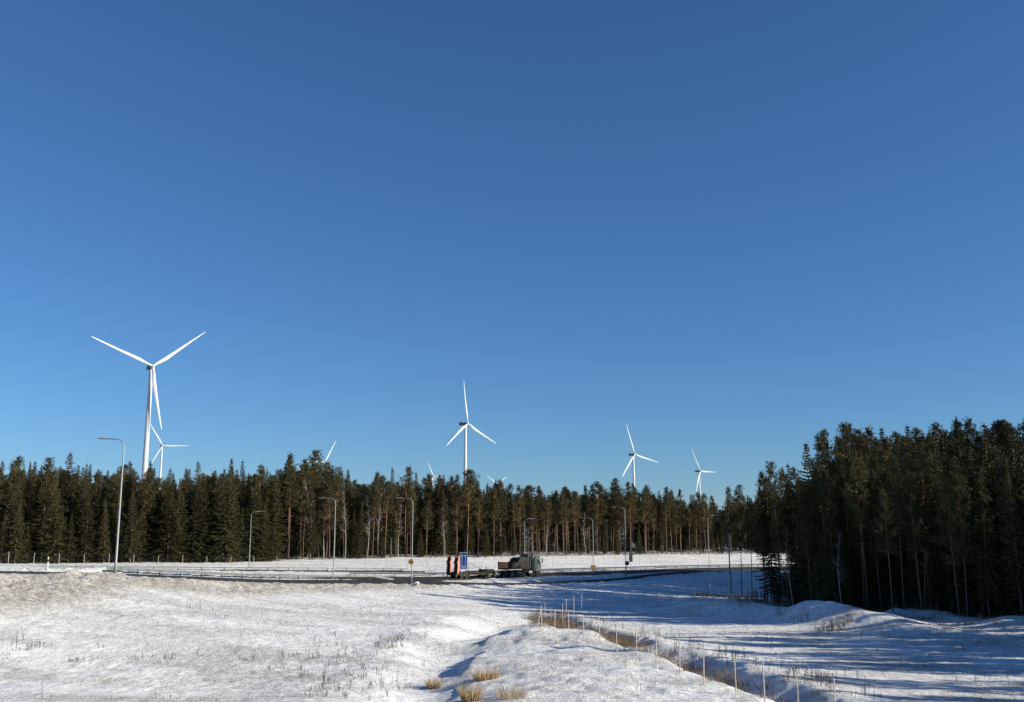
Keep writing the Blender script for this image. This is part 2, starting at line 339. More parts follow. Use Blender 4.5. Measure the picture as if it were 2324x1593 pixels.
M['pine_leaf'] = mat('pine_needles', (.056, .056, .024), .75, 0, 0, .8, col2=(.090, .078, .032), rnd=.25, spec=.2)

# ------------------------------------------------------------------ mesh helpers
def mesh_np(name, V, F, m, smooth=False):
    me = bpy.data.meshes.new(name); V = np.asarray(V, np.float32); F = np.asarray(F, np.int32); k = F.shape[1]
    me.vertices.add(len(V)); me.vertices.foreach_set('co', V.ravel())
    me.loops.add(F.size); me.loops.foreach_set('vertex_index', F.ravel())
    me.polygons.add(len(F)); me.polygons.foreach_set('loop_start', np.arange(0, F.size, k, dtype=np.int32))
    me.update(calc_edges=True)
    if smooth: me.polygons.foreach_set('use_smooth', np.ones(len(F), bool))
    me.materials.append(m); return me
def link(name, me, parent=None):
    o = bpy.data.objects.new(name, me); COL.objects.link(o)
    if parent: o.parent = parent
    return o
class MB:
    def __init__(s): s.v = []; s.f = []
    def add(s, vs, fs):
        b = len(s.v); s.v += [tuple(map(float, p)) for p in vs]; s.f += [tuple(i + b for i in f) for f in fs]; return s
    def box(s, c, d, mtx=None):
        x, y, z = (k / 2 for k in d)
        vs = [Vector((c[0] + a * x, c[1] + b * y, c[2] + e * z)) for a in (-1, 1) for b in (-1, 1) for e in (-1, 1)]
        if mtx: vs = [mtx @ v for v in vs]
        return s.add(vs, [(0, 1, 3, 2), (4, 6, 7, 5), (0, 4, 5, 1), (2, 3, 7, 6), (0, 2, 6, 4), (1, 5, 7, 3)])
    def tube(s, pts, rads, n=8):
        pts = [Vector(p) for p in pts]
        if not hasattr(rads, '__len__'): rads = [rads] * len(pts)
        vs = []; fs = []
        for i, p in enumerate(pts):
            t = (pts[min(i + 1, len(pts) - 1)] - pts[max(i - 1, 0)]).normalized()
            a = t.cross(Vector((0, 0, 1)) if abs(t.z) < .9 else Vector((1, 0, 0))).normalized(); b = t.cross(a)
            for k in range(n): vs.append(p + rads[i] * (cos(2 * pi * k / n) * a + sin(2 * pi * k / n) * b))
        for i in range(len(pts) - 1):
            for k in range(n): fs.append((i * n + k, i * n + (k + 1) % n, (i + 1) * n + (k + 1) % n, (i + 1) * n + k))
        fs.append(tuple(range(n - 1, -1, -1))); fs.append(tuple((len(pts) - 1) * n + k for k in range(n)))
        return s.add(vs, fs)
    def prism(s, prof, y0, y1):            # profile in x,z extruded along y
        n = len(prof); vs = [(x, y0, z) for x, z in prof] + [(x, y1, z) for x, z in prof]
        return s.add(vs, [tuple(range(n)), tuple(range(2 * n - 1, n - 1, -1))] + [(i, n + i, n + (i + 1) % n, (i + 1) % n) for i in range(n)])
    def build(s, name, m, parent=None, smooth=False, bevel=0):
        me = bpy.data.meshes.new(name); me.from_pydata(s.v, [], s.f); me.materials.append(m)
        if smooth:
            for p in me.polygons: p.use_smooth = True
        o = link(name, me, parent)
        if bevel:
            md = o.modifiers.new('bevel', 'BEVEL'); md.width = bevel; md.segments = 2; md.limit_method = 'ANGLE'
        return o
def tag(o, label=None, cat=None, group=None, kind=None):
    if label: o['label'] = label
    if cat: o['category'] = cat
    if group: o['group'] = group
    if kind: o['kind'] = kind
    return o
def empty(name, loc, rz=0):
    o = bpy.data.objects.new(name, None); COL.objects.link(o); o.location = [float(c) for c in loc]; o.rotation_euler = (0, 0, rz); o.empty_display_size = .3; return o
def copy_tree(o, parent=None, kids={}):
    c = o.copy(); COL.objects.link(c)
    if parent: c.parent = parent
    for ch in (KIDS.get(o.name) or []): copy_tree(ch, c)
    return c
KIDS = {}

# ------------------------------------------------------------------ ground sheet (a fan of rows that get wider apart with distance)
rows = [-60, -30, -5, 10, 22, 30, 36]; y = 40.0
while y < 345: rows.append(y); y += max(0.16, 0.0036 * y)
while y < 9000: rows.append(y); y *= 1.09
rows = np.array(rows)
ss = np.concatenate([np.linspace(-6, -.62, 40), np.linspace(-.6, .6, 700), np.linspace(.62, 6, 40)])
YY, SS = np.meshgrid(rows, ss, indexing='ij'); XX = SS * (np.abs(YY) * .78 + 22)
gx, gy = XX.ravel(), YY.ravel(); gz, gd = height(gx, gy)
ni, nj = YY.shape; ii = np.arange(ni - 1)[:, None] * nj + np.arange(nj - 1)[None]
F = np.stack([ii, ii + 1, ii + nj + 1, ii + nj], -1).reshape(-1, 4)
gm = mesh_np('snowy_ground', np.stack([gx, gy, gz], -1), F, M['snow'], True)
uu = 1162 + FPX * gx / np.maximum(gy, 1)
# thin crust over old grass: the left field, the mound and the flat; the far bank keeps thicker snow
thin = np.clip(.55 + .5 * vnoise(gx / 7, gy / 7, 31), 0, 1) * (1 - sstep(100, 150, gy)) + .25 * sstep(120, 160, gy)
_d, _s, _t, _L = pl_dist(gx, gy, CREST); _e, _f, _g, _K = pl_dist(gx, gy, STEP)
thin *= 1 - .95 * sstep(.5, 2.5, _d * _s) * (1 - sstep(-1, .5, _e * _f)) * (gy < 125)
thin = np.clip(thin + .35 * np.exp(-(_d / 3.5) ** 2) * (_s < 0) * (gy < 100), 0, 1)
_d, _s, _t, _L = pl_dist(gx, gy, MOUND); thin = np.maximum(thin, .9 * (1 - sstep(3, 9, _d)) * (.5 + .5 * vnoise(gx / 3, gy / 3, 33)))
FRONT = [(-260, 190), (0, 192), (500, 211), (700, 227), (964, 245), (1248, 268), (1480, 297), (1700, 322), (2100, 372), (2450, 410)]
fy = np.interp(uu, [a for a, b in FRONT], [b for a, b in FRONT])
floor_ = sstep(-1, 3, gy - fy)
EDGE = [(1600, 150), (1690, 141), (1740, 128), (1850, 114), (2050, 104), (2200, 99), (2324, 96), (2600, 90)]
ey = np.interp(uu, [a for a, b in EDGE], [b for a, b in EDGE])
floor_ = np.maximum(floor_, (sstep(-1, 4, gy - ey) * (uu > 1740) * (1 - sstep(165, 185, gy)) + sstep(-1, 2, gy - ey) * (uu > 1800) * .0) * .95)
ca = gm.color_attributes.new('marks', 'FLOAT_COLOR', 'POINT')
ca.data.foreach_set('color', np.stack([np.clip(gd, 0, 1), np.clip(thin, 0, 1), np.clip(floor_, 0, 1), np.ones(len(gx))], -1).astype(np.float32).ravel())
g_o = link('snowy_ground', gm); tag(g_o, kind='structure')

def road(name, nm):
    ne, fe = ROADS[nm]; W_ = 9; N = len(ne)
    V = np.concatenate([ne * (1 - j / (W_ - 1)) + fe * j / (W_ - 1) for j in range(W_)]); V = V.reshape(W_, N, 3)
    V[0, :, 2] -= .25; V[-1, :, 2] -= .25
    V = V.reshape(-1, 3); ii = np.arange(W_ - 1)[:, None] * N + np.arange(N - 1)[None]
    Fq = np.stack([ii, ii + 1, ii + N + 1, ii + N], -1).reshape(-1, 4)
    if nm == 'B': V[:, 2] -= .02
    o = link(name, mesh_np(name, V, Fq, M['asphalt'])); tag(o, kind='structure'); return o
road('slip_road', 'A'); road('main_road', 'B'); road('far_road', 'C')

# ------------------------------------------------------------------ wind turbines
def make_turbine():
    root = empty('wind_turbine', (0, 0, 0))
    parts = []
    Ht = 1.0
    tb = MB(); n = 14; tb.tube([(0, 0, -220), (0, 0, -130), (0, 0, -60), (0, 0, -2.6)], [3.6, 3.1, 2.6, 2.0], 24)
    parts.append(tb.build('tower', M['white'], root, True))
    nb = MB()      # nacelle along -Y .. +Y (rotor at -Y side)
    prof = [(-3.5, -2.6), (-3.5, 1.2), (-3.5, 2.2), (2, 2.2), (2, -2.6)]
    nb.add([(-2.1, -3.2, -2.0), (2.1, -3.2, -2.0), (2.1, -3.2, 2.0), (-2.1, -3.2, 2.0), (-2.3, 2.5, -2.6), (2.3, 2.5, -2.6), (2.3, 2.5, 2.2), (-2.3, 2.5, 2.2),
            (-2.2, 13.5, -2.2), (2.2, 13.5, -2.2), (2.2, 14, 2.0), (-2.2, 14, 2.0)],
           [(0, 1, 2, 3), (8, 11, 10, 9), (0, 4, 5, 1), (1, 5, 6, 2), (2, 6, 7, 3), (3, 7, 4, 0), (4, 8, 9, 5), (5, 9, 10, 6), (6, 10, 11, 7), (7, 11, 8, 4)])
    parts.append(nb.build('nacelle', M['nacelle'], root, False, .5))
    cb = MB(); cb.box((0, 9.6, 3.3), (3.8, 3.6, 2.5)); parts.append(cb.build('cooler', M['nacelle'], root, False, .3))
    hb = MB(); pts = [(0, -3.1 - 4.6 * t, 0) for t in (0, .2, .45, .7, .88, .97, 1)]; hb.tube(pts, [2.1, 2.15, 2.1, 1.7, 1.1, .6, .15], 20)
    parts.append(hb.build('hub', M['white'], root, True))
    # blade along +Z with root at the hub centre
    bl = []
    N = 28; K = 12
    for i in range(N + 1):
        t = i / N; r = 1.2 + 73.8 * t
        chord = np.interp(t, [0, .03, .10, .2, .3, .5, .75, .93, .985, 1], [2.5, 2.6, 3.6, 4.4, 4.0, 2.9, 1.9, 1.15, .7, .15])
        th = np.interp(t, [0, .03, .12, .25, .5, 1], [2.5, 2.4, 1.45, .95, .45, .06]); tw = radians(np.interp(t, [0, .1, .3, .6, 1], [20, 16, 8, 3, 0]) + 3)
        off = np.interp(t, [0, .05, .2, 1], [0, 0, .22, .12]) * chord; bend = -3.0 * t ** 2.2
        for k in range(K):
            a = 2 * pi * k / K; cx = .5 * chord * cos(a) + off; cy = .5 * th * sin(a) * (1 - .35 * cos(a) if t > .05 else 1)
            bl.append((cx * cos(tw) - cy * sin(tw), cx * sin(tw) + cy * cos(tw) + bend, r))
    fs = [(i * K + k, i * K + (k + 1) % K, (i + 1) * K + (k + 1) % K, (i + 1) * K + k) for i in range(N) for k in range(K)]
    fs.append(tuple(N * K + k for k in range(K)))
    mb = MB(); mb.add(bl, fs)
    b0 = mb.build('blade', M['white'], root, True); blades = [b0]
    for k in range(2):
        b = b0.copy(); COL.objects.link(b); b.parent = root; blades.append(b)
    return root, parts, blades
TROOT, TPARTS, TBL = make_turbine()
TURB = [((347, 831), 1138.8, 145, 69, 'largest and nearest white wind turbine, rising behind the forest at left with three full blades'),
        ((369, 1011), 2780, 150, 32, 'small white wind turbine just right of the largest turbine tower, one blade pointing right'),
        ((737, 1049), 2851, 137, 90, 'white wind turbine hidden by tall pines with only one slanting blade clear of the treetops'),
        ((984, 1081), 4700, 137, 27, 'tiny distant wind turbine left of the middle turbine, one blade slanting up to the left'),
        ((1062, 961), 1739.6, 130, 6, 'white wind turbine in the middle above the trailer with one blade pointing straight up'),
        ((1128, 1098), 4700, 137, 60, 'distant wind turbine sunk behind the trees with two blade tips in a shallow V'),
        ((1441, 1031), 2362.3, 142, 18, 'white wind turbine right of centre, the left one of the right hand pair'),
        ((1590, 1069), 3060.5, 136, 30, 'rightmost white wind turbine, smaller of the right hand pair above the low tree line')]
for i, (h, Y, az, ph, lb) in enumerate(TURB):
    hub = at(*h, Y)
    if i == 0: r, bl = TROOT, TBL
    else:
        r = TROOT.copy(); COL.objects.link(r); bl = []
        for p_ in TPARTS: c = p_.copy(); COL.objects.link(c); c.parent = r
        for p_ in TBL: c = p_.copy(); COL.objects.link(c); c.parent = r; bl.append(c)
    a = radians(az)
    nrm = Vector((sin(a), cos(a), 0)); rz = math.atan2(nrm.x, -nrm.y)    # local -Y points along nrm
    # hub is 5 m in front of the tower axis
    r.location = (hub[0] - nrm.x * 5.4, hub[1] - nrm.y * 5.4, hub[2]); r.rotation_euler = (0, 0, rz)
    for k, b in enumerate(bl):
        # rotor turned about the shaft, tilted 5 degrees
        th = radians(-ph - 120 * k)
        b.matrix_local = Matrix.Translation((0, -5.6, 0)) @ Matrix.Rotation(radians(-5), 4, 'X') @ Matrix.Rotation(th, 4, 'Y') 
    tag(r, lb, 'wind turbine', 'wind turbines behind the forest')

# ------------------------------------------------------------------ trees
def tri_soup(c, d, wv, L, Wd):
    """slim triangles: base centre c, direction d, width vector wv"""
    a = c + wv * (Wd * .5)[:, None]; b = c - wv * (Wd * .5)[:, None]; t = c + d * L[:, None]
    V = np.stack([a, b, t], 1).reshape(-1, 3); return V
def nrmz(a): return a / np.maximum(np.linalg.norm(a, axis=-1, keepdims=True), 1e-9)
def trunk_mesh(name, Hh, r0, m, rg, limbs=0, z0=.3, z1=.55, bend=.15, crownlimbs=None):
    mb = MB(); n = 9; ph = rg.uniform(0, 6.28)
    pts = [(bend * sin(i / n * 3 + ph) * i / n, bend * cos(i / n * 2.3 + ph) * i / n, Hh * i / n) for i in range(n + 1)]
    pts[0] = (0, 0, -.5)
    mb.tube(pts, [r0 * (1.15 if i == 0 else 1) * (1 - .93 * (i / n)) for i in range(n + 1)], 7)
    def axis(z):
        k = z / Hh; return np.array([bend * sin(k * 3 + ph) * k, bend * cos(k * 2.3 + ph) * k, z])
    for i in range(limbs):
        z = Hh * rg.uniform(z0, z1); a = rg.uniform(0, 6.28); L = rg.uniform(.5, 1.7); up = rg.uniform(-.3, .35)
        p = axis(z); q = p + np.array([cos(a) * L * .5, sin(a) * L * .5, up * L * .5]); e = p + np.array([cos(a) * L, sin(a) * L, up * L * 1.3 - .1])
        mb.tube([p, q, e], [.03, .022, .008], 3)
    for (p, q, e, r) in (crownlimbs or []): mb.tube([p, q, e], [r, r * .7, r * .2], 3)
    me = bpy.data.meshes.new(name); me.from_pydata(mb.v, [], mb.f); me.materials.append(m)
    for p in me.polygons: p.use_smooth = True
    return me, axis
def make_spruce(seed, Hh=18., R=2.4, bare=.06, dens=1.0):
    rg = random.Random(seed); g = np.random.default_rng(seed)
    me, axis = trunk_mesh('spruce_trunk', Hh, .17, M['spruce_bark'], rg, int(14 * (bare > .1)), .08, bare + .05, .08)
    V = []
    z = Hh * bare
    lob = g.uniform(0, 6.28, 3)
    while z < Hh - .25:
        t = (z - Hh * bare) / (Hh * (1 - bare)); rad = R * (1 - t) ** .88 * min(1, .6 + t * 3) * (1 + .10 * sin(z * 1.7 + lob[2])) + .08
        nb = max(4, int((9 if t < .8 else 6) * dens)); a0 = rg.uniform(0, 6.28)
        for k in range(nb):
            a = a0 + k * 6.283 / nb + rg.uniform(-.35, .35); L = rad * rg.uniform(.55, 1.25) * (1 + .14 * sin(a * 2 + lob[0]) + .1 * sin(a * 3 + z * .8 + lob[1]))
            if rg.random() < .07: L *= .4
            rise = .55 * (t - .35) + rg.uniform(-.15, .12)            # upper branches rise, lower ones droop
            n = max(5, int(L * 11)); s = np.linspace(.12, 1, n)
            o = axis(z)
            dirh = np.array([cos(a), sin(a), 0]); side = np.array([-sin(a), cos(a), 0])
            zz = rise * L * s - .34 * L * s ** 1.6 * (1 - t) + .20 * L * s ** 3
            P = o + dirh * (L * s)[:, None] + np.array([0, 0, 1.]) * zz[:, None]
            for sg in (-1, 1):
                dd = nrmz(dirh * g.uniform(.5, 1.0, (n, 1)) + side * sg * g.uniform(.45, 1.0, (n, 1)) + np.array([0, 0, -1.]) * g.uniform(.05, .6, (n, 1)))
                l_ = g.uniform(.22, .5, n) * (1.15 - .55 * s) * min(1.2, .55 + L * .35)
                V.append(tri_soup(P, dd, nrmz(np.cross(dd, g.normal(size=(n, 3)))), l_, g.uniform(.07, .14, n)))
            # hanging twigs
            dd = nrmz(np.array([0, 0, -1.]) + g.normal(0, .3, (n, 3)) + dirh * .25)
            V.append(tri_soup(P, dd, nrmz(np.cross(dd, g.normal(size=(n, 3)))), g.uniform(.15, .42, n) * min(1, .4 + L * .4), g.uniform(.06, .13, n)))
            e = P[-1:]; V.append(tri_soup(e, nrmz(dirh + np.array([0, 0, .35]))[None], side[None], np.array([.3]), np.array([.09])))
        z += rg.uniform(.34, .55) * (1 - .35 * t)
    top = axis(Hh - .35)[None].repeat(10, 0); dd = nrmz(g.normal(0, .22, (10, 3)) + np.array([0, 0, 1.]))
    V.append(tri_soup(top - np.array([0, 0, .2]), dd, nrmz(np.cross(dd, g.normal(size=(10, 3)))), g.uniform(.35, .9, 10), np.full(10, .08)))
    V = np.concatenate(V); cr = mesh_np('spruce_crown', V, np.arange(len(V)).reshape(-1, 3), M['spruce_leaf'])
    return me, cr
def make_pine(seed, Hh=18., R=2.1, base=.5, dens=1.25, cone=.5):
    rg = random.Random(seed); g = np.random.default_rng(seed)
    limbs = []; V = []
    bend = rg.uniform(.1, .5); st = rg.getstate()
    me0, axis = trunk_mesh('t', Hh, .125, M['pine_bark'], rg, 0, .3, .5, bend); bpy.data.meshes.remove(me0); rg.setstate(st)
    rg2 = random.Random(seed + 99)
    z = Hh * base
    while z < Hh - .2:
        t = (z - Hh * base) / (Hh * (1 - base))
        rad = R * (math.sin(min(1, t * 1.8 + .38) * pi * .5)) * ((1 - cone) * (1 - t ** 2.6) ** .8 + cone * (1 - t) ** .8) * (1 + .18 * sin(z * 2.1 + seed)) + .12
        for k in range(rg2.choice([2, 3, 3, 4])):
            a = rg2.uniform(0, 6.28); L = rad * rg2.uniform(.55, 1.18); up = rg2.uniform(-.05, .4) + .45 * t
            p = axis(z); dirh = np.array([cos(a), sin(a), 0])
            q = p + dirh * L * .55 + np.array([0, 0, up * L * .35]); e = p + dirh * L + np.array([0, 0, up * L])
            limbs.append((p, q, e, .035 * (1.2 - t)))
            nt_ = max(4, int((5 + L * 6.5) * dens)); s = np.sqrt(g.uniform(.10, 1, nt_))
            C = np.where(s[:, None] < .55, p + (q - p) * (s / .55)[:, None], q + (e - q) * ((s - .55) / .45)[:, None])
            C = C + g.normal(0, .17, (nt_, 3)) * (1 + .3 * L * s[:, None])
            for c in C:
                m_ = 11; ax = nrmz(dirh * .5 + np.array([0, 0, .75 + .6 * t]) + g.normal(0, .3, 3)) * 1.2; dd = nrmz(g.normal(0, .62, (m_, 3)) + ax)
                V.append(tri_soup(c[None].repeat(m_, 0), dd, nrmz(np.cross(dd, g.normal(size=(m_, 3)))), g.uniform(.15, .42, m_), g.uniform(.035, .08, m_)))
        z += rg2.uniform(.22, .46)
    for i in range(5):      # leading shoots at the tip
        n = 12; c = axis(Hh - .1 - i * .28)[None].repeat(n, 0) + g.normal(0, .05 + .05 * i, (n, 3)); dd = nrmz(g.normal(0, .45, (n, 3)) + np.array([0, 0, 1.1]))
        V.append(tri_soup(c, dd, nrmz(np.cross(dd, g.normal(size=(n, 3)))), g.uniform(.25, .6, n), g.uniform(.04, .08, n)))
    me, axis = trunk_mesh('pine_trunk', Hh, .125, M['pine_bark'], rg, 16, .22, base + .06, bend, limbs)
    V = np.concatenate(V); cr = mesh_np('pine_crown', V, np.arange(len(V)).reshape(-1, 3), M['pine_leaf'])
    return me, cr
def make_birch(seed, Hh=12.):
    rg = random.Random(seed); g = np.random.default_rng(seed); V = []; limbs = []
    st = rg.getstate(); me0, axis = trunk_mesh('t', Hh, .075, M['birch'], rg, 0, .3, .5, .9); bpy.data.meshes.remove(me0); rg.setstate(st)
    for i in range(34):
        z = Hh * g.uniform(.35, .97); a = g.uniform(0, 6.28); L = g.uniform(.8, 2.4) * (1.15 - z / Hh); p = axis(z); dirh = np.array([cos(a), sin(a), 0])
        e = p + dirh * L + np.array([0, 0, L * g.uniform(.5, 1.1)]); q = (p + e) / 2 + np.array([0, 0, -.1]); limbs.append((p, q, e, .022))
        n = 14; s = g.uniform(.25, 1, n); C = p + (e - p) * s[:, None]; dd = nrmz(dirh * .5 + np.array([0, 0, .5]) + g.normal(0, .6, (n, 3)))
        V.append(tri_soup(C, dd, nrmz(np.cross(dd, g.normal(size=(n, 3)))), g.uniform(.4, 1.1, n), np.full(n, .022)))
    me, axis = trunk_mesh('birch_trunk', Hh, .075, M['birch'], rg, 0, .3, .5, .9, limbs)
    V = np.concatenate(V); return me, mesh_np('birch_crown', V, np.arange(len(V)).reshape(-1, 3), M['twig'])
SPR = [make_spruce(11, R=2.8), make_spruce(12, R=2.4, bare=.10), make_spruce(13, R=3.0, bare=.04), make_spruce(14, R=2.2, bare=.22), make_spruce(15, R=2.6, bare=.16), make_spruce(16, R=2.0, bare=.05)]
PIN = [make_pine(21, base=.48, R=2.4, cone=.8), make_pine(22, base=.55, R=2.1, cone=.75), make_pine(23, base=.42, R=2.5, cone=.7), make_pine(24, base=.58, R=2.3, cone=.5), make_pine(25, base=.50, R=2.0, cone=.9), make_pine(26, base=.38, R=2.4, cone=.8), make_pine(27, base=.50, R=2.5, cone=.55)]
BIR = [make_birch(31), make_birch(32), make_birch(33)]
LIB = {'spruce_tree': SPR, 'pine_tree': PIN, 'birch_tree': BIR}
H0 = {'spruce_tree': 18., 'pine_tree': 18., 'birch_tree': 12.}
ALL = []
def tree(kind, var, x, y, Hh, rz, wide=1.0, zone='far', row=0):
    tr, cr = LIB[kind][var % len(LIB[kind])]
    r = empty(kind, (x, y, H(x, y) - .05), rz); s = Hh / H0[kind]; r.scale = (s * wide, s * wide, s); r.rotation_euler.x = rng.gauss(0, .018); r.rotation_euler.y = rng.gauss(0, .018)
    link('trunk', tr, r); link('crown', cr, r)
    u, v = pix((x, y, r.location.z)); ut, vt = pix((x, y, r.location.z + Hh))
    ALL.append(dict(o=r, kind=kind, u=u, vt=vt, vb=v, y=y, zone=zone, row=row, H=Hh, var=var % len(LIB[kind])))
    return r
def tree_to(kind, var, u, vt, Y, wide=1.0, zone='far', row=0):
    """a tree standing at depth Y whose tip reaches vt"""
    x = (u - 1162) / FPX * Y * .985; z = H(x, Y); h = zat(u, vt, Y) - z
    return tree(kind, var, x, Y, h, rng.uniform(0, 6.28), wide, zone, row)

SKY_U = [-260, -100, 0, 60, 150, 220, 300, 380, 450, 520, 600, 655, 710, 800, 890, 960, 1000, 1060, 1130, 1200, 1290, 1400, 1470, 1530, 1590, 1640, 1700, 1900, 2400]
SKY_V = [1045, 1045, 1050, 1055, 1050, 1062, 1055, 1078, 1062, 1058, 1062, 1058, 1050, 1072, 1078, 1082, 1085, 1085, 1098, 1108, 1112, 1103, 1106, 1115, 1125, 1128, 1128, 1128, 1128]
def skyv(u): return float(np.interp(u, SKY_U, SKY_V))
def fronty(u): return float(np.interp(u, [a for a, b in FRONT], [b for a, b in FRONT]))
def stepu(u, Y): return FPX / Y
# the landmark trees of the far skyline
for kind, var, u, vt, dy, wd in [('pine_tree', 2, 22, 1035, 9, 1.0), ('spruce_tree', 0, 148, 1025, 5, 1.25), ('pine_tree', 6, 95, 1040, 9, 1), ('spruce_tree', 5, 282, 1045, 5, 1), ('spruce_tree', 1, 330, 1046, 3, 1.05), ('spruce_tree', 3, 350, 1062, 4, 1),
        ('spruce_tree', 0, 446, 1046, 4, 1.05), ('spruce_tree', 2, 382, 1062, 2, 1.0), ('spruce_tree', 1, 515, 1040, 8, 1), ('spruce_tree', 5, 545, 1044, 10, 1), ('pine_tree', 4, 655, 1032, 5, 1.05), ('pine_tree', 6, 706, 1024, 6, 1.25), ('pine_tree', 2, 742, 1050, 6, 1.2), ('pine_tree', 5, 684, 1044, 5, 1.1),
        ('spruce_tree', 3, 888, 1060, 3, .9), ('pine_tree', 1, 920, 1061, 5, 1.1), ('pine_tree', 3, 1060, 1066, 3, 1.3), ('pine_tree', 0, 1137, 1088, 3, 1.15), ('spruce_tree', 2, 1125, 1088, 5, .9), ('pine_tree', 5, 1400, 1086, 4, 1.3), ('pine_tree', 2, 1352, 1093, 6, 1.3),
        ('pine_tree', 0, 1465, 1101, 4, 1.2), ('spruce_tree', 4, 1500, 1113, 3, 1.2), ('spruce_tree', 0, 1010, 1076, 5, 1.0), ('pine_tree', 6, 1285, 1108, 5, 1.2), ('pine_tree', 3, 1210, 1101, 5, 1.2)]:
    tree_to(kind, var, u, vt, fronty(u) + dy, wd, 'far', 1)
# full spruces of the left front row
for u, vt, wd, var in [(40, 1140, 1.1, 0), (128, 1110, 1.5, 2), (65, 1195, 1.5, 0), (200, 1120, 1.3, 0), (240, 1130, 1.2, 5), (318, 1150, 1.5, 2), (383, 1118, 1.5, 0), (300, 1110, 1.2, 1), (440, 1105, 1.3, 2), (510, 1120, 1.4, 0), (548, 1150, 1.4, 5), (600, 1140, 1.2, 2), (8, 1170, 1.1, 1), (620, 1190, 1.5, 0), (160, 1165, 1.3, 1),
                       (870, 1215, 1.2, 0), (955, 1205, 1.4, 2), (1105, 1200, 1.3, 1), (1165, 1205, 1.4, 0)]:
    tree_to('spruce_tree', var, u, vt, fronty(u) + rng.uniform(-1, 1.5), wd, 'far', 0)
# birches at the front
for u, vt in [(8, 1170), (700, 1085), (738, 1120), (785, 1110), (835, 1120), (860, 1115), (1010, 1150), (470, 1190), (1330, 1160), (570, 1100), (1240, 1150), (905, 1140)]:
    tree_to('birch_tree', rng.randrange(3), u, vt, fronty(u) + rng.uniform(-.5, 2), .9, 'far', 0)
stuff_pts = []
for row in range(13):
    off = [1.5, 4.5, 8, 11.5, 15, 18.5, 22, 26, 30, 34, 38, 43, 48][row]; u = -260 + rng.uniform(0, 15)
    while u < 2450:
        Y = fronty(u) + off + rng.uniform(-1.3, 1.3)
        u_ = u + rng.uniform(-6, 6)
        spr = (.72 if u_ < 640 else (.22 if row == 0 else .45 if row < 3 else .5))
        if 600 < u_ < 1500 and row == 0 and rng.random() < .22: u += 20; continue
        kind = 'spruce_tree' if rng.random() < spr else 'pine_tree'
        base = skyv(u_)
        if rng.random() < (.30 if row < 5 else .12): vt = base + rng.uniform(-9, 8)
        else: vt = base + 12 + abs(rng.gauss(0, 15)) * (1.6 if row == 0 else 1)
        if kind == 'spruce_tree' and row < 3 and u_ > 640: vt += rng.choice([0, 20, 45, 70])
        wd = rng.uniform(.65, 1.2); var = rng.randrange(7)
        if kind == 'spruce_tree' and u_ < 640 and row < 2: var = rng.choice([0, 1, 2, 5, 4]); wd = rng.uniform(1.05, 1.4)
        if row <= 4 and -60 < u_ < 1790:
            tree_to(kind, var, u_, vt, Y, wd, 'far', row)
        else:
            x = (u_ - 1162) / FPX * Y * .985; z = H(x, Y); stuff_pts.append((x, Y, z - .05, (zat(u_, vt, Y) - z) / 18., rng.uniform(0, 6.28), kind, var))
        u += FPX / Y * rng.uniform(2.3, 3.7) * (1.0 if row > 1 else 1.15 if row or u > 640 else 2.0)

# right hand forest: the tall trees of its skyline, then the mass behind
RH = [('pine', 6, 1678, 1102, 150), ('pine', 1, 1655, 1108, 156), ('pine', 0, 1700, 1128, 145), ('pine', 4, 1728, 1072, 140), ('pine', 6, 1765, 1050, 136), ('pine', 2, 1808, 1062, 132), ('pine', 4, 1795, 1078, 138),
      ('spruce', 1, 1845, 1003, 122), ('pine', 0, 1880, 985, 117), ('pine', 1, 1925, 964, 116), ('pine', 3, 1968, 990, 120), ('pine', 5, 1998, 1003, 117), ('pine', 2, 2020, 993, 122), ('pine', 6, 2075, 995, 114), ('spruce', 5, 2105, 984, 116),
      ('spruce', 5, 2140, 973, 118), ('pine', 4, 2122, 985, 112), ('spruce', 0, 2168, 978, 121), ('spruce', 1, 2192, 973, 119), ('pine', 5, 2085, 1010, 106), ('spruce', 2, 2246, 957, 112), ('spruce', 5, 2275, 975, 108), ('spruce', 1, 2311, 968, 108), ('pine', 5, 2180, 1040, 101),
      ('spruce', 1, 2215, 992, 104), ('pine', 0, 2300, 1040, 98), ('pine', 2, 1950, 1030, 112), ('pine', 4, 2040, 1040, 107), ('spruce', 5, 1870, 1040, 115), ('spruce', 0, 2338, 982, 97), ('spruce', 5, 1812, 1050, 128), ('pine', 0, 1785, 1062, 130), ('spruce', 1, 1750, 1082, 134)]
for k, var, u, vt, Y in RH: tree_to(k + '_tree', var, u, vt, Y, .72 if k == 'pine' else 1.1, 'right', 0)
for u, vt, Y in [(1792, 1190, 118), (2100, 1180, 106), (2222, 1190, 108), (1900, 1200, 108)]: tree_to('birch_tree', rng.randrange(3), u, vt, Y, .8, 'right', 0)
RSK_U = [1630, 1700, 1740, 1800, 1840, 1880, 1930, 2000, 2100, 2200, 2300, 2500]; RSK_V = [1150, 1130, 1098, 1092, 1062, 1040, 1030, 1040, 1030, 1024, 1014, 1008]
for row in range(7):
    off = [1, 5, 9, 14, 19, 25, 32][row]; u = 1722 + rng.uniform(0, 14) + 6 * row
    while u < 2420:
        e = float(np.interp(u, [a for a, b in EDGE], [b for a, b in EDGE])); Y = e + off + rng.uniform(-1.8, 1.8)
        if u < 1820 and (rng.random() < .25 or row > 5): u += 12; continue
        kind = 'spruce_tree' if u > 1815 and rng.random() < ((.12 if row < 2 else .35) if u < 2080 else .72) else 'pine_tree'
        vt = float(np.interp(u, RSK_U, RSK_V)) + abs(rng.gauss(0, 16)) + (rng.choice([0, 25, 60]) if row < 2 else 0)
        if u < 2350: tree_to(kind, rng.randrange(7), u, vt, Y, rng.uniform(.65, 1.0), 'right', row + 1)
        u += FPX / Y * rng.uniform(2.5, 3.9)
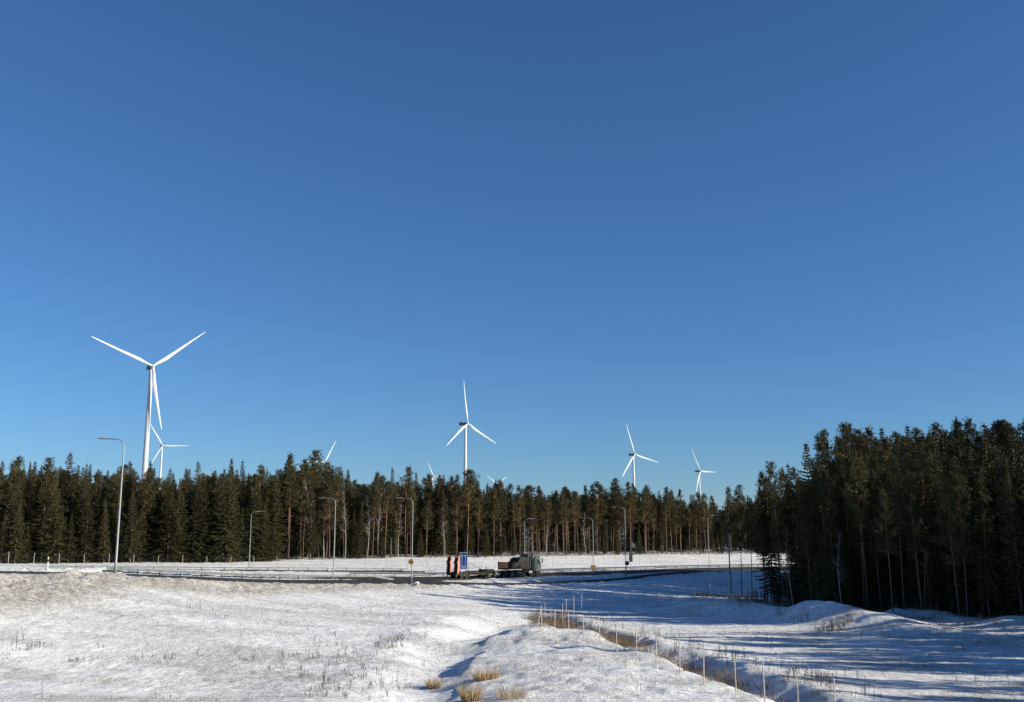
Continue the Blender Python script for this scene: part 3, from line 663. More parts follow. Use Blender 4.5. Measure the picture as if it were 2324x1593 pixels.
# young dark spruces filling the foot of the right forest
for i in range(110):
    u = rng.uniform(1835, 2350); Y = float(np.interp(u, [a for a, b in EDGE], [b for a, b in EDGE])) + rng.uniform(2, 26)
    x = (u - 1162) / FPX * Y; tree('spruce_tree', rng.choice([0, 2, 5]), x, Y, rng.uniform(3, 9), rng.uniform(0, 6), 1.4, 'understory', 9)
for i in range(34):
    u = rng.uniform(1748, 1845); Y = rng.uniform(124, 156); x = (u - 1162) / FPX * Y; tree('spruce_tree', rng.choice([1, 3, 4]), x, Y, rng.uniform(1.8, 4.4), rng.uniform(0, 6), 1.5, 'understory', 9)
# depth of the same forest to the right, out of the frame, which throws its shadows over the road and the field
yy = 4.0
while yy < 214:
    xx = 36.0
    while xx < 140:
        x = xx + rng.uniform(-1.3, 1.3); Y = yy + rng.uniform(-1.3, 1.3); xx += 3.3
        if Y < 60: ok = x > 50 and x > .54 * Y + 3 and rng.random() < (.24 if x < 70 else .45)
        elif Y < 80: ok = x > .53 * Y + 5 and rng.random() < (.22 if x < 62 else .5)
        elif Y < 142: ok = x > .53 * Y + 3.5 and rng.random() < (.38 if Y < 94 else .9)
        else: ok = (x > .53 * Y + 3.5 and rng.random() < .9) or (Y > 142 and x > .285 * Y and x > 42 and rng.random() < .9)
        if ok: stuff_pts.append((x, Y, H(x, Y) - .05, rng.uniform(.8, 1.0) if Y < 96 else rng.uniform(.9, 1.1) if Y < 142 else rng.uniform(.85, .98) if Y < 155 or x < .31 * Y else rng.uniform(1.22, 1.4) if Y < 186 else rng.uniform(1.05, 1.2), rng.uniform(0, 6.28), 'pine_tree' if rng.random() < .6 else 'spruce_tree', rng.randrange(7)))
    yy += 3.3
for i in range(150):  # unseen low spruces added to shade the trunk bases of the right forest
    Y = rng.uniform(62, 118); x = .53 * Y + rng.uniform(3.5, 22); stuff_pts.append((x, Y, H(x, Y) - .05, rng.uniform(.28, .55), rng.uniform(0, 6.28), 'spruce_tree', rng.randrange(6)))

# the uncounted depth of the wood: points that repeat the same trees
def forest_mass(name, pts):
    me = bpy.data.meshes.new(name); me.from_pydata([p[:3] for p in pts], [], [])
    for nm, tp, vals in (('sc', 'FLOAT', [p[3] for p in pts]), ('rot', 'FLOAT', [p[4] for p in pts]), ('var', 'INT', [(0 if p[5] == 'spruce_tree' else 6) + p[6] % (6 if p[5] == 'spruce_tree' else 7) for p in pts])):
        a = me.attributes.new(nm, tp, 'POINT'); a.data.foreach_set('value', vals)
    o = link(name, me); ng = bpy.data.node_groups.new(name, 'GeometryNodeTree')
    ng.interface.new_socket('Geometry', in_out='INPUT', socket_type='NodeSocketGeometry'); ng.interface.new_socket('Geometry', in_out='OUTPUT', socket_type='NodeSocketGeometry')
    N = ng.nodes; L = ng.links; gi = N.new('NodeGroupInput'); go = N.new('NodeGroupOutput'); jn = N.new('GeometryNodeJoinGeometry')
    def attr(nm, t): a = N.new('GeometryNodeInputNamedAttribute'); a.data_type = t; a.inputs['Name'].default_value = nm; return a.outputs['Attribute']
    sc, rt, va = attr('sc', 'FLOAT'), attr('rot', 'FLOAT'), attr('var', 'INT')
    cx = N.new('ShaderNodeCombineXYZ'); L.new(rt, cx.inputs['Z']); cs = N.new('ShaderNodeCombineXYZ')
    for k in 'XYZ': L.new(sc, cs.inputs[k])
    src = {}
    for t in ALL:
        key = (0 if t['kind'] == 'spruce_tree' else 6) + t['var'] if t['kind'] != 'birch_tree' else None
        if key is not None and key not in src: src[key] = t['o']
    done = set()
    for key, root in src.items():
        cmp = N.new('FunctionNodeCompare'); cmp.data_type = 'INT'; cmp.operation = 'EQUAL'; L.new(va, cmp.inputs[2]); cmp.inputs[3].default_value = key
        j2 = N.new('GeometryNodeJoinGeometry')
        for ch in root.children:
            oi = N.new('GeometryNodeObjectInfo'); oi.inputs['Object'].default_value = ch; oi.transform_space = 'ORIGINAL'; oi.inputs['As Instance'].default_value = True; L.new(oi.outputs['Geometry'], j2.inputs[0])
        ip = N.new('GeometryNodeInstanceOnPoints'); L.new(gi.outputs[0], ip.inputs['Points']); L.new(cmp.outputs[0], ip.inputs['Selection']); L.new(j2.outputs[0], ip.inputs['Instance'])
        L.new(cx.outputs[0], ip.inputs['Rotation']); L.new(cs.outputs[0], ip.inputs['Scale']); L.new(ip.outputs[0], jn.inputs[0])
    L.new(jn.outputs[0], go.inputs[0]); md = o.modifiers.new('forest', 'NODES'); md.node_group = ng
    return o
fm = forest_mass('forest', stuff_pts); tag(fm, 'dark depth of the conifer forest behind its front rows', 'forest', kind='stuff')

# ------------------------------------------------------------------ street lamps
def lamp(u, v, Y, Ht, side, label, arm=1.7, base=None):
    k_ = 1 if Y < 100 else .78
    p = at(u, v, Y); p[2] = min(p[2], H(p[0], p[1]) + .05); z = H(p[0], p[1])
    r = empty('street_lamp', (p[0], p[1], z))
    mb = MB(); r_ = .7
    pts = [(0, 0, -.3), (0, 0, 1.2), (0, 0, 1.25), (0, 0, Ht * .5), (0, 0, Ht - r_)] + [(side * r_ * (1 - cos(a)), 0, Ht - r_ + r_ * sin(a)) for a in (.3, .6, .9, 1.2, 1.5)] + [(side * arm, 0, Ht + .06)]
    mb.tube(pts, [q * k_ for q in [.13, .12, .105, .085, .06] + [.055] * 5 + [.045]], 10); mb.build('pole', M['galv'], r, True)
    hb = MB(); hb.tube([(side * (arm - .05), 0, Ht + .06), (side * (arm + .08), 0, Ht + .07)], [.08, .08], 8)
    hb.box((side * (arm + .42), 0, Ht + .09), (.75, .26, .07)); hb.box((side * (arm + .38), 0, Ht + .045), (.5, .2, .04)); hb.build('lamp_head', M['galv'], r, False, .015)
    tag(r, label, 'street lamp', 'street lamps along the roads'); return r
def lamp_h(u, vb, vt, Y): return zat(u, vt, Y) - H(*at(u, vb, Y)[:2])
LAMPS = [(261, 1305, 997, 93, -1, 'nearest and tallest street lamp, standing on the dirty snow bank at left'),
         (565, 1288, 1161, 196, 1, 'slender street lamp beyond the guard rail at left, arm to the right'),
         (756, 1316, 1131, 148, -1, 'street lamp behind the guard rail, without a sign, its arm to the left'),
         (934, 1322, 1131, 146, -1, 'street lamp carrying the round yellow sign'),
         (1191, 1292, 1177, 222, 1, 'street lamp rising behind the truck bed with its arm to the right'),
         (1347, 1300, 1176, 205, -1, 'street lamp above the triangular give way sign'),
         (1421, 1301, 1152, 188, -1, 'street lamp with the back of a round sign on its pole'),
         (1610, 1285, 1170, 262, 1, 'farthest street lamp at the foot of the sunny bank, arm to the right'),
         (1656, 1300, 1150, 205, -1, 'street lamp half hidden by the first pines of the right forest')]
LO = []
for u, vb, vt, Y, sd_, lb in LAMPS: LO.append(lamp(u, vb, Y, lamp_h(u, vb, vt, Y), sd_, lb))

# ------------------------------------------------------------------ signs
def ring(mb, R0, R1, y, n=28):
    vs = []; 
    for k in range(n):
        a = 2 * pi * k / n; vs += [(R0 * cos(a), y, R0 * sin(a)), (R1 * cos(a), y, R1 * sin(a))]
    mb.add(vs, [(2 * k, 2 * k + 1, (2 * k + 3) % (2 * n), (2 * k + 2) % (2 * n)) for k in range(n)]); return mb
def disc(mb, R_, y0, y1, n=28):
    return mb.prism([(R_ * cos(2 * pi * k / n), R_ * sin(2 * pi * k / n)) for k in range(n)], y0, y1)
L4 = LO[3]; p = at(932.5, 1275, L4.location.y - .16)
r = empty('round_sign', p)
disc(MB(), .37, -.012, .012).build('sign_plate', M['red'], r); disc(MB(), .29, -.018, -.0125).build('yellow_field', M['yellow'], r)
s = MB()
for cx in (-.1, .1):      # two cars side by side, the overtaking symbol
    s.prism([(cx - .085, -.12), (cx + .085, -.12), (cx + .085, .0), (cx + .05, .10), (cx - .05, .10), (cx - .085, .0)], -.024, -.019)
s.build('car_symbol', M['red'], r)
b = MB(); b.box((0, .06, .12), (.16, .1, .05)); b.box((0, .06, -.12), (.16, .1, .05)); b.build('bracket', M['galv'], r)
tag(r, 'round yellow no overtaking sign with a dark border, on the lamp pole', 'road sign')
# give way triangle
L6 = LO[5]; p = at(1346, 1287.5, L6.location.y - .25); r = empty('give_way_sign', (p[0], p[1], H(p[0], p[1])))
dz = p[2] - r.location.z; MB().tube([(0, .05, -.3), (0, .05, dz + .35)], .035, 8).build('sign_post', M['dark'], r)
def tri(R_, y0, y1, m, nm): 
    q = MB(); q.prism([(-R_, dz + R_ * .62), (-R_ * .0, dz - R_ * 1.12), (R_, dz + R_ * .62)], y0, y1); return q.build(nm, m, r)
tri(.62, -.02, 0, M['red'], 'sign_plate'); tri(.46, -.028, -.0205, M['yellow'], 'yellow_field')
tag(r, 'yellow and red triangular give way sign pointing down, in front of a lamp pole', 'road sign')
# back of a round sign
L7 = LO[6]; p = at(1423, 1278, L7.location.y + .2); r = empty('round_sign', p)
disc(MB(), .42, 0, .02).build('sign_plate', M['dark'], r); b = MB(); b.box((0, -.05, .15), (.5, .08, .04)); b.box((0, -.05, -.15), (.5, .08, .04)); b.build('bracket', M['galv'], r)
tag(r, 'dark back of a round sign on the lamp pole, right of the give way triangle', 'road sign')
# narrow upright board seen from behind
p = at(1432, 1292, 232); z = H(p[0], p[1]); r = empty('marker_board', (p[0], p[1], z)); zt = zat(1432, 1255, 232) - z; zb = zat(1432, 1275, 232) - z
MB().tube([(0, 0, -.3), (0, 0, zt - .1)], .045, 8).build('sign_post', M['galv'], r)
q = MB(); q.box((0, -.07, (zt + zb) / 2), (.8, .05, zt - zb)); q.build('board', M['dark'], r, False, .02)
tag(r, 'narrow dark upright board on a thin post before the far snow bank', 'road sign')
# blue lane sign
Yb = 158.5; p = at(1052, 1319, Yb); z = H(p[0], p[1]); r = empty('lane_sign', (p[0], p[1], z), radians(6)); zt = zat(1052, 1253.5, Yb) - z; zb = zat(1052, 1291.5, Yb) - z; hw = 17.2 / 2 / FPX * Yb
for sx in (-.38, .38): MB().tube([(sx, .05, -.4), (sx, .05, zt - .15)], .035, 8).build('post', M['galv'], r)
q = MB(); q.box((0, 0, (zt + zb) / 2), (2 * hw, .035, zt - zb)); q.build('sign_board', M['blue'], r, False, .01)
bd = MB(); t_ = .045
for (cx, cz, wx, wz) in ((0, zt - .04, 2 * hw - .06, t_), (0, zb + .04, 2 * hw - .06, t_), (-hw + .04, (zt + zb) / 2, t_, zt - zb - .12), (hw - .04, (zt + zb) / 2, t_, zt - zb - .12), (0, zb + (zt - zb) * .21, 2 * hw - .24, .05)): bd.box((cx, -.021, cz), (wx, .006, wz))
bd.build('white_border', M['signwhite'], r)
hgt = zt - zb
for sx in (-.25, .25):
    a = MB(); z0_, z1_ = zb + hgt * .27, zb + hgt * .86
    a.box((sx, -.021, (z0_ + z1_ - .2) / 2), (.05, .006, z1_ - .2 - z0_)); a.prism([(sx - .17, z1_ - .24), (sx, z1_), (sx + .17, z1_ - .24)], -.024, -.0185); a.build('arrow', M['signwhite'], r)
tx = MB()
for i in range(7): tx.box((-.36 + i * .12, -.021, zb + hgt * .115), (.07, .006, .15 if i % 3 else .2))
tx.build('text_line', M['signwhite'], r)
tag(r, 'tall blue sign with two white arrows pointing up, in front of the trailer ramps', 'road sign')
# delineator
p = ground(107, 1296); r = empty('marker_post', p); hh = 28 / FPX * p[1]
MB().tube([(0, 0, -.3), (0, 0, hh)], .07, 10).build('post_body', M['signwhite'], r); MB().tube([(0, 0, hh * .68), (0, 0, hh * .87)], .076, 10).build('black_band', M['black'], r)
MB().tube([(0, 0, hh), (0, 0, hh + .1)], [.075, .06], 10).build('cap', M['yellow'], r)
tag(r, 'white marker post with a black band, in the dirty snow at far left', 'marker post')

# ------------------------------------------------------------------ guard rails
def guardrail(pts, label, hz=.72, n_every=4.0, end=True, mrail='rail'):
    P = curve(pts, 90); P[:, 2] = [H(a, b_) for a, b_ in P[:, :2]]
    if True:     # smooth the ground line
        k = np.ones(9) / 9; zz = np.convolve(np.pad(P[:, 2], 4, 'edge'), k, 'valid'); P[:, 2] = zz
    r = empty('guard_rail', P[0]); O = P[0]
    Q = P - O; d = np.gradient(Q, axis=0); d = d / np.linalg.norm(d[:, :2], axis=1)[:, None]; nx = np.stack([d[:, 1], -d[:, 0]], -1)
    prof = [(-.02, .30), (.04, .26), (.05, .20), (0, .15), (.05, .10), (.04, .04), (-.02, 0)]
    mb = MB(); vs = []; K = len(prof)
    h = np.full(len(Q), hz - .3)
    if end: h[-8:] = np.linspace(hz - .3, -.1, 8)
    for i, q in enumerate(Q):
        for (a, b_) in prof: vs.append((q[0] + nx[i, 0] * a, q[1] + nx[i, 1] * a, q[2] + h[i] + b_))
    fs = [(i * K + k, i * K + k + 1, (i + 1) * K + k + 1, (i + 1) * K + k) for i in range(len(Q) - 1) for k in range(K - 1)]
    fs += [(i * K + K - 1, i * K, (i + 1) * K, (i + 1) * K + K - 1) for i in range(len(Q) - 1)]
    mb.add(vs, fs); mb.build('rail', M[mrail], r)
    L = np.concatenate([[0], np.cumsum(np.linalg.norm(np.diff(Q, axis=0), axis=1))]); s = 1.0; first = None
    while s < L[-1] - (4 if end else 0):
        q = [np.interp(s, L, Q[:, k]) for k in range(3)]
        if first is None:
            pb = MB(); pb.box((0, .07, .1), (.12, .10, 1.2)); first = pb.build('post', M['dark'], r); first.location = q
        else:
            c = first.copy(); COL.objects.link(c); c.location = q
        s += n_every
    tag(r, label, 'guard rail'); return r
neA, feA = ROADS['A']; neB, feB = ROADS['B']
def off_edge(e, k, i0, i1, n=9, sgn=1):
    out = []
    for i in np.linspace(i0, i1, n).astype(int):
        t = e[min(i + 1, 159)] - e[max(i - 1, 0)]; nn = np.array([-t[1], t[0], 0]) / math.hypot(t[0], t[1]); out.append(e[i] + nn * k * sgn)
    return out
def edge_i(e, u): return int(np.argmin([abs(pix(q)[0] - u) for q in e]))
guardrail(off_edge(feA, 1.1, edge_i(feA, 262), edge_i(feA, 905)), 'long pale guard rail from the nearest lamp, sloping down behind the dirty snow bank')
guardrail(off_edge(feB, 1.0, edge_i(feB, 800), edge_i(feB, 1760), 14), 'dark guard rail along the far side of the main road, behind the truck', mrail='dark', end=False, n_every=4)
guardrail(off_edge(ROADS['C'][1], .9, 30, 150, 9), 'faint guard rail along the farthest road, before the wildlife fence', mrail='rail', end=False, n_every=4)

# ------------------------------------------------------------------ fences
def fence(name, posts, hts, label, rad=.04, wires=(), lean=None, wrad=.006):
    P = [np.array(p) for p in posts]; r = empty(name, P[0]); O = P[0]
    for i, p in enumerate(P):
        lx = (lean or {}).get(i, rng.uniform(-.05, .05)); ly = rng.uniform(-.05, .05)
        q = p - O; MB().tube([(q[0], q[1], q[2] - .4), (q[0] + lx, q[1] + ly, q[2] + hts[i])], [rad, rad * .9], 7).build('post', M['post'], r)
    wb = MB()
    for (a, ha), (b_, hb_) in zip(list(zip(P, hts))[:-1], list(zip(P, hts))[1:]):
        for f_ in wires: wb.tube([a - O + np.array([0, 0, ha * f_]), (a + b_) / 2 - O + np.array([0, 0, (ha + hb_) / 2 * f_ - .03]), b_ - O + np.array([0, 0, hb_ * f_])], wrad, 3)
    if wires: wb.build('wire', M['dark'], r)
    tag(r, label, 'fence'); return r
R7 = lambda a, b_: (1078 + .3662 * a, 1248.3 + .3662 * b_)
near = [((380, 485), 378), ((415, 498), 342), ((493, 527), 366), ((580, 555), 388), ((672, 570), 402), ((771, 592), 418), ((880, 640), 457), ((1003, 685), 486), ((1125, 720), 507), ((1270, 765), 541), ((1418, 838), 602), ((1620, 900), 648), ((1797, 945), 683), ((2005, 1000), 740), ((2240, 1080), 795)]
PP = []; HH = []
for (a, b_), tp in near:
    g_ = ground(*R7(a, b_)); PP.append(g_); HH.append(max(1.5, zat(R7(a, b_)[0], R7(a, tp)[1], g_[1]) - g_[2]))
print('near fence', [(round(float(p[1])), round(float(h), 2)) for p, h in zip(PP, HH)])
HH = [min(h, 2.9) for h in HH]
fence('field_fence', PP, HH, 'line of thin posts beside the ditch, running to the lower right corner', .034, (.3, .6, .93), {0: .35}, .004)
far2 = [((432, 430), 336), ((472, 458), 370), ((541, 470), 335), ((568, 440), 300), ((612, 417), 283), ((661, 402), 277), ((765, 393), 275), ((862, 382), 290), ((958, 368), 250), ((1050, 352), 247), ((1129, 342), 232), ((1208, 312), 232), ((1288, 305), 228), ((1362, 298), 212), ((1457, 288), 190), ((1521, 275), 175), ((1582, 268), 170), ((1640, 262), 165)]
PP = []; HH = []
for (a, b_), tp in far2:
    g_ = ground(*R7(a, b_)); PP.append(g_); HH.append(max(1.6, min(2.8, zat(R7(a, b_)[0], R7(a, tp)[1], g_[1]) - g_[2])))
print('far2', [(round(float(p[1])), round(float(h), 2)) for p, h in zip(PP, HH)])
fence('field_fence', PP, HH, 'line of thin posts along the foot of the shadowed road bank towards the right forest', .035, (.3, .6, .93), {}, .006)
# the wildlife fence before the far forest
FF = [(-150, 152), (0, 156), (250, 160), (500, 168), (846, 188), (1030, 205), (1250, 236), (1480, 262), (1700, 292), (1850, 312)]
PP = []; u = -150
while u < 1850:
    Y = float(np.interp(u, [a for a, b_ in FF], [b_ for a, b_ in FF])); x = (u - 1162) / FPX * Y * .985; PP.append(np.array([x, Y, H(x, Y)]))
    u += FPX / Y * (3.9 if u < 1000 else 3.2 if u < 1300 else 2.9)
fence('wildlife_fence', PP, [2.45 + rng.uniform(-.12, .12) for _ in PP], 'tall wire wildlife fence on pale posts along the edge of the far forest', .04, (.12, .3, .48, .66, .82, .97), {}, .011)

# ------------------------------------------------------------------ truck and trailer
TH = radians(48); kx = (1027 - 1162) / FPX * .985 * 171
rear = np.array([kx, 171.5]); hd = np.array([cos(TH), sin(TH)])
_road = np.concatenate([neB * (1 - j / 12) + feB * j / 12 for j in range(13)])
def road_z(x, y):
    d = np.hypot(_road[:, 0] - x, _road[:, 1] - y); k = np.argsort(d)[:6]; w_ = 1 / (d[k] + .2); return float((_road[k, 2] * w_).sum() / w_.sum()) - .02
def vehicle_root(name, s0, L):
    a = rear + hd * s0; b_ = rear + hd * (s0 + L); za, zb_ = road_z(*a), road_z(*b_)
    r = empty(name, (a[0], a[1], za)); r.rotation_euler = (0, -math.atan2(zb_ - za, L), TH); r.rotation_mode = 'XYZ'
    return r
def wheel(par, x, y, R_, wd=.3, rimm='rim'):
    t = MB(); s_ = 1 if y > 0 else -1
    pr = []; n = 26
    t.tube([(x, y - wd / 2, R_), (x, y - wd / 2 + .04, R_), (x, y + wd / 2 - .04, R_), (x, y + wd / 2, R_)], [R_ * .93, R_, R_, R_ * .93], n)
    o = t.build('wheel', M['tyre'], par, False)
    q = MB(); q.tube([(x, y + s_ * (wd / 2 + .004), R_), (x, y + s_ * (wd / 2 + .02), R_)], [R_ * .58, R_ * .55], 20); q.tube([(x, y + s_ * (wd / 2 + .02), R_), (x, y + s_ * (wd / 2 + .07), R_)], [R_ * .22, R_ * .18], 12); q.build('rim', M[rimm], o)
# local axes: x forward, y left (far side), -y = side towards the camera
tr = vehicle_root('lowboy_trailer', 0, 10)
b = MB(); b.box((3.9, 0, .98), (7.2, 2.5, .14)); b.box((8.6, 0, 1.22), (2.6, 2.5, .14)); b.build('deck', M['wood'], tr, False, .02)
b = MB(); b.box((4.0, -1.0, .74), (7.6, .22, .34)); b.box((4.0, 1.0, .74), (7.6, .22, .34)); b.box((.15, 0, .72), (.35, 2.5, .5)); b.box((8.6, -.45, 1.02), (2.7, .2, .26)); b.box((8.6, .45, 1.02), (2.7, .2, .26)); b.box((7.4, 0, .95), (.25, 2.3, .5))
for xx in (1.5, 3.0, 4.5, 6.0): b.box((xx, 0, .78), (.12, 2.4, .16))
b.build('chassis', M['chassis'], tr, False, .02)
b = MB(); b.box((4.0, -1.27, .98), (7.2, .05, .2)); b.box((8.6, -1.27, 1.2), (2.6, .05, .2)); b.box((4.0, 1.27, .98), (7.2, .05, .2)); b.build('side_rail', M['bed'], tr)
for x in (1.2, 2.5):
    for y_ in (-1.02, 1.02): wheel(tr, x, y_, .42, .42, 'bed')
for x in (7.75, 9.1):
    for y_ in (-1.05, 1.05): wheel(tr, x, y_, .46, .36)
for x in (1.2, 2.5): 
    pass
b = MB(); b.box((1.85, -1.08, .91), (2.6, .5, .04)); b.box((1.85, 1.08, .91), (2.6, .5, .04)); b.build('mudguard', M['chassis'], tr)
for y_ in (-.86, .86):             # raised loading ramps: a dark ribbed back and orange side cheeks
    rp = MB(); c = .40
    for sy in (-1, 1):
        rp.prism([(-.12, .75), (.20, .75), (.26, 1.4), (.20, 2.2), (.32, 2.75), (.26, 3.1), (.22, 3.75), (.10, 3.78), (.04, 3.0), (-.16, 2.75), (-.16, 2.4), (-.02, 2.3), (-.10, 1.5)], y_ + sy * c - .035, y_ + sy * c + .035)
    ro = rp.build('loading_ramp', M['ramp_or'], tr, False, .01)
    bk = MB()
    for k in range(12):
        z_ = .95 + k * .24; bk.box((.16 + .05 * sin(k * .9), y_, z_), (.12, 2 * c - .08, .13))
    bk.box((.14, y_ - .2, 2.2), (.06, .12, 2.9)); bk.box((.14, y_ + .2, 2.2), (.06, .12, 2.9)); bk.box((.10, y_, 2.1), (.03, .62, 2.6)); bk.build('ramp_tread', M['chassis'], tr, False)
    cy = MB(); cy.tube([(1.15, y_, 1.05), (.35, y_, 2.0)], [.06, .045], 8); cy.build('ramp_cylinder', M['galv'], tr)
b = MB(); b.box((-.12, -1.1, .55), (.05, .18, .6)); b.box((-.12, 1.1, .55), (.05, .18, .6)); b.build('warning_plate', M['ramp_or'], tr)
for y_ in (-.75, .75): b = MB(); b.box((-.05, y_, .66), (.05, .3, .12)); b.build('tail_lamp', M['red'], tr)
b = MB(); b.tube([(2.9, -.9, 2.55), (6.5, -1.0, 1.32)], [.035, .035], 6); b.build('boom_pole', M['dark'], tr)
b = MB(); b.tube([(2.9, -.9, 1.05), (2.9, -.9, 2.57)], [.03, .03], 6); b.box((6.9, -1.15, 1.55), (.12, .12, .8)); b.box((7.35, .4, 1.35), (.1, 1.2, .3)); b.build('stake', M['dark'], tr)
b = MB(); b.box((4.9, .3, 1.15), (2.4, .9, .2)); b.box((8.8, 0, 1.4), (1.6, 1.0, .22)); b.build('deck_load', M['bed'], tr, False, .03)
b = MB(); b.tube([(9.6, .4, .9), (12.2, 0, .85)], .07, 6); b.tube([(9.6, -.4, .9), (12.2, 0, .85)], .07, 6); b.build('drawbar', M['dark'], tr)
tag(tr, 'empty low loader trailer with two orange loading ramps raised at its rear, behind the truck', 'trailer')

tk = vehicle_root('flatbed_truck', 10.1, 12)
X0 = 10.1
b = MB(); b.box((5.9, -.43, .98), (8.0, .12, .30)); b.box((5.9, .43, .98), (8.0, .12, .30)); b.box((2.1, 0, .85), (.25, 2.2, .5))
for xx in (2.8, 4.0, 6.0, 7.6): b.box((xx, 0, 1.0), (.15, 1.0, .2))
for xx in (3.3, 4.8, 6.3, 10.3): b.box((xx, 0, .55), (.22, 1.9, .22))
b.build('chassis', M['chassis'], tk, False, .02)
b = MB(); b.box((5.35, 0, 1.48), (5.6, 2.5, .2)); b.build('bed_floor', M['bed'], tk)
b = MB(); b.box((2.52, 0, 2.14), (.08, 2.4, 1.04)); b.build('tailgate', M['orange'], tk, False, .02)
b = MB(); b.box((5.37, -1.24, 2.08), (5.4, .07, 1.0))
for xx in (2.8, 4.1, 5.4, 6.7, 8.05): b.box((xx, -1.30, 2.08), (.10, .06, 1.08))
b.box((5.37, -1.30, 2.56), (5.4, .07, .10)); b.box((5.37, -1.30, 1.62), (5.4, .07, .1)); b.build('dark_side_board', M['bed'], tk)
b = MB(); b.box((5.35, 1.24, 2.12), (5.5, .07, 1.06)); b.build('far_side_board', M['orange'], tk)
b = MB(); b.box((2.46, -1.22, 2.1), (.14, .12, 1.3)); b.box((2.46, 1.22, 2.1), (.14, .12, 1.3)); b.box((2.4, 0, 1.42), (.2, 2.4, .2)); b.build('tail_frame', M['chassis'], tk, False, .02)
b = MB(); b.prism([(5.0, 2.4), (5.5, 3.2), (6.1, 3.42), (7.0, 3.40), (8.1, 3.45), (8.1, 2.4)], -1.15, 1.1); b.build('covered_load', M['black'], tk, False, .12)
b = MB(); b.box((8.3, 0, 2.7), (.12, 2.4, 2.3)); b.box((8.0, -1.1, 3.65), (.7, .2, .16)); b.box((7.75, -1.1, 3.3), (.12, .2, .9)); b.box((8.3, 0, 3.85), (.2, 2.4, .12)); b.build('headboard', M['dark'], tk, False, .02)
cb = MB(); cb.prism([(8.75, .95), (8.75, 3.35), (9.15, 3.80), (9.9, 3.86), (10.5, 3.72), (10.86, 3.28), (11.18, 2.25), (11.25, 1.9), (11.25, .55), (10.95, .45), (10.75, .95)], -1.23, 1.23)
cab = cb.build('cab', M['cab'], tk, False, .07)
q = MB(); q.prism([(10.93, 3.15), (10.86, 3.18), (11.18, 2.12), (11.26, 2.1)], -1.1, 1.1); q.build('windscreen', M['glass'], tk)
for sy in (-1, 1):
    q = MB(); q.prism([(9.95, 2.15), (9.95, 2.92), (10.55, 2.92), (10.95, 2.15)], sy * 1.225, sy * 1.245); q.build('side_window', M['glass'], tk)
    q = MB(); q.box((11.3, sy * 1.38, 2.75), (.12, .2, .75)); q.tube([(11.1, sy * 1.2, 3.15), (11.3, sy * 1.38, 3.15)], .025, 6); q.build('mirror', M['black'], tk, False, .03)
    q = MB(); q.box((11.27, sy * .95, .85), (.05, .4, .25)); q.build('headlight', M['signwhite'], tk)
    q = MB(); q.prism([(9.85, 1.0), (9.85, 2.05), (9.87, 2.05), (9.87, 1.0)], sy * 1.233, sy * 1.238); q.box((10.05, sy * 1.245, 1.85), (.18, .03, .05)); q.build('door_handle', M['black'], tk)
q = MB(); q.prism([(11.255, .5), (11.28, .5), (11.28, 1.85), (11.255, 1.85)], -.8, .8); q.build('grille', M['black'], tk)
q = MB(); q.box((11.2, 0, .5), (.3, 2.46, .34)); q.build('bumper', M['dark'], tk, False, .05)
q = MB(); q.prism([(10.05, 3.8), (10.6, 3.75), (10.75, 3.5), (10.9, 3.35), (10.95, 3.42), (10.8, 3.62), (10.6, 3.83)], -1.1, 1.1); q.build('sun_visor', M['black'], tk)
q = MB(); q.box((8.4, -1.05, .8), (1.0, .35, .5)); q.build('fuel_tank', M['galv'], tk, False, .12)
q = MB(); q.box((8.55, .9, 1.9), (.16, .16, 2.2)); q.build('exhaust_stack', M['dark'], tk)
q = MB()
for sy in (-1, 1):
    for xx in (3.35, 4.85, 6.5): q.prism([(xx - .62, 1.0), (xx - .5, 1.14), (xx, 1.2), (xx + .5, 1.14), (xx + .62, 1.0), (xx + .5, 1.10), (xx, 1.16), (xx - .5, 1.10)], sy * 1.0 - .22, sy * 1.0 + .22)
q.build('mudguard', M['black'], tk)
q = MB(); q.box((8.9, -1.18, .7), (1.2, .05, .5)); q.box((9.1, 1.18, .7), (1.6, .05, .5)); q.build('side_skirt', M['chassis'], tk)
for x in (3.35, 4.85, 6.5):
    for y_ in (-1.02, 1.02): wheel(tk, x, y_, .54, .5 if x < 6 else .34)
for y_ in (-1.05, 1.05): wheel(tk, 10.25, y_, .54, .34, 'bed')
tag(tk, 'grimy flatbed truck with silver grey cab and orange tailgate, heading right', 'truck')

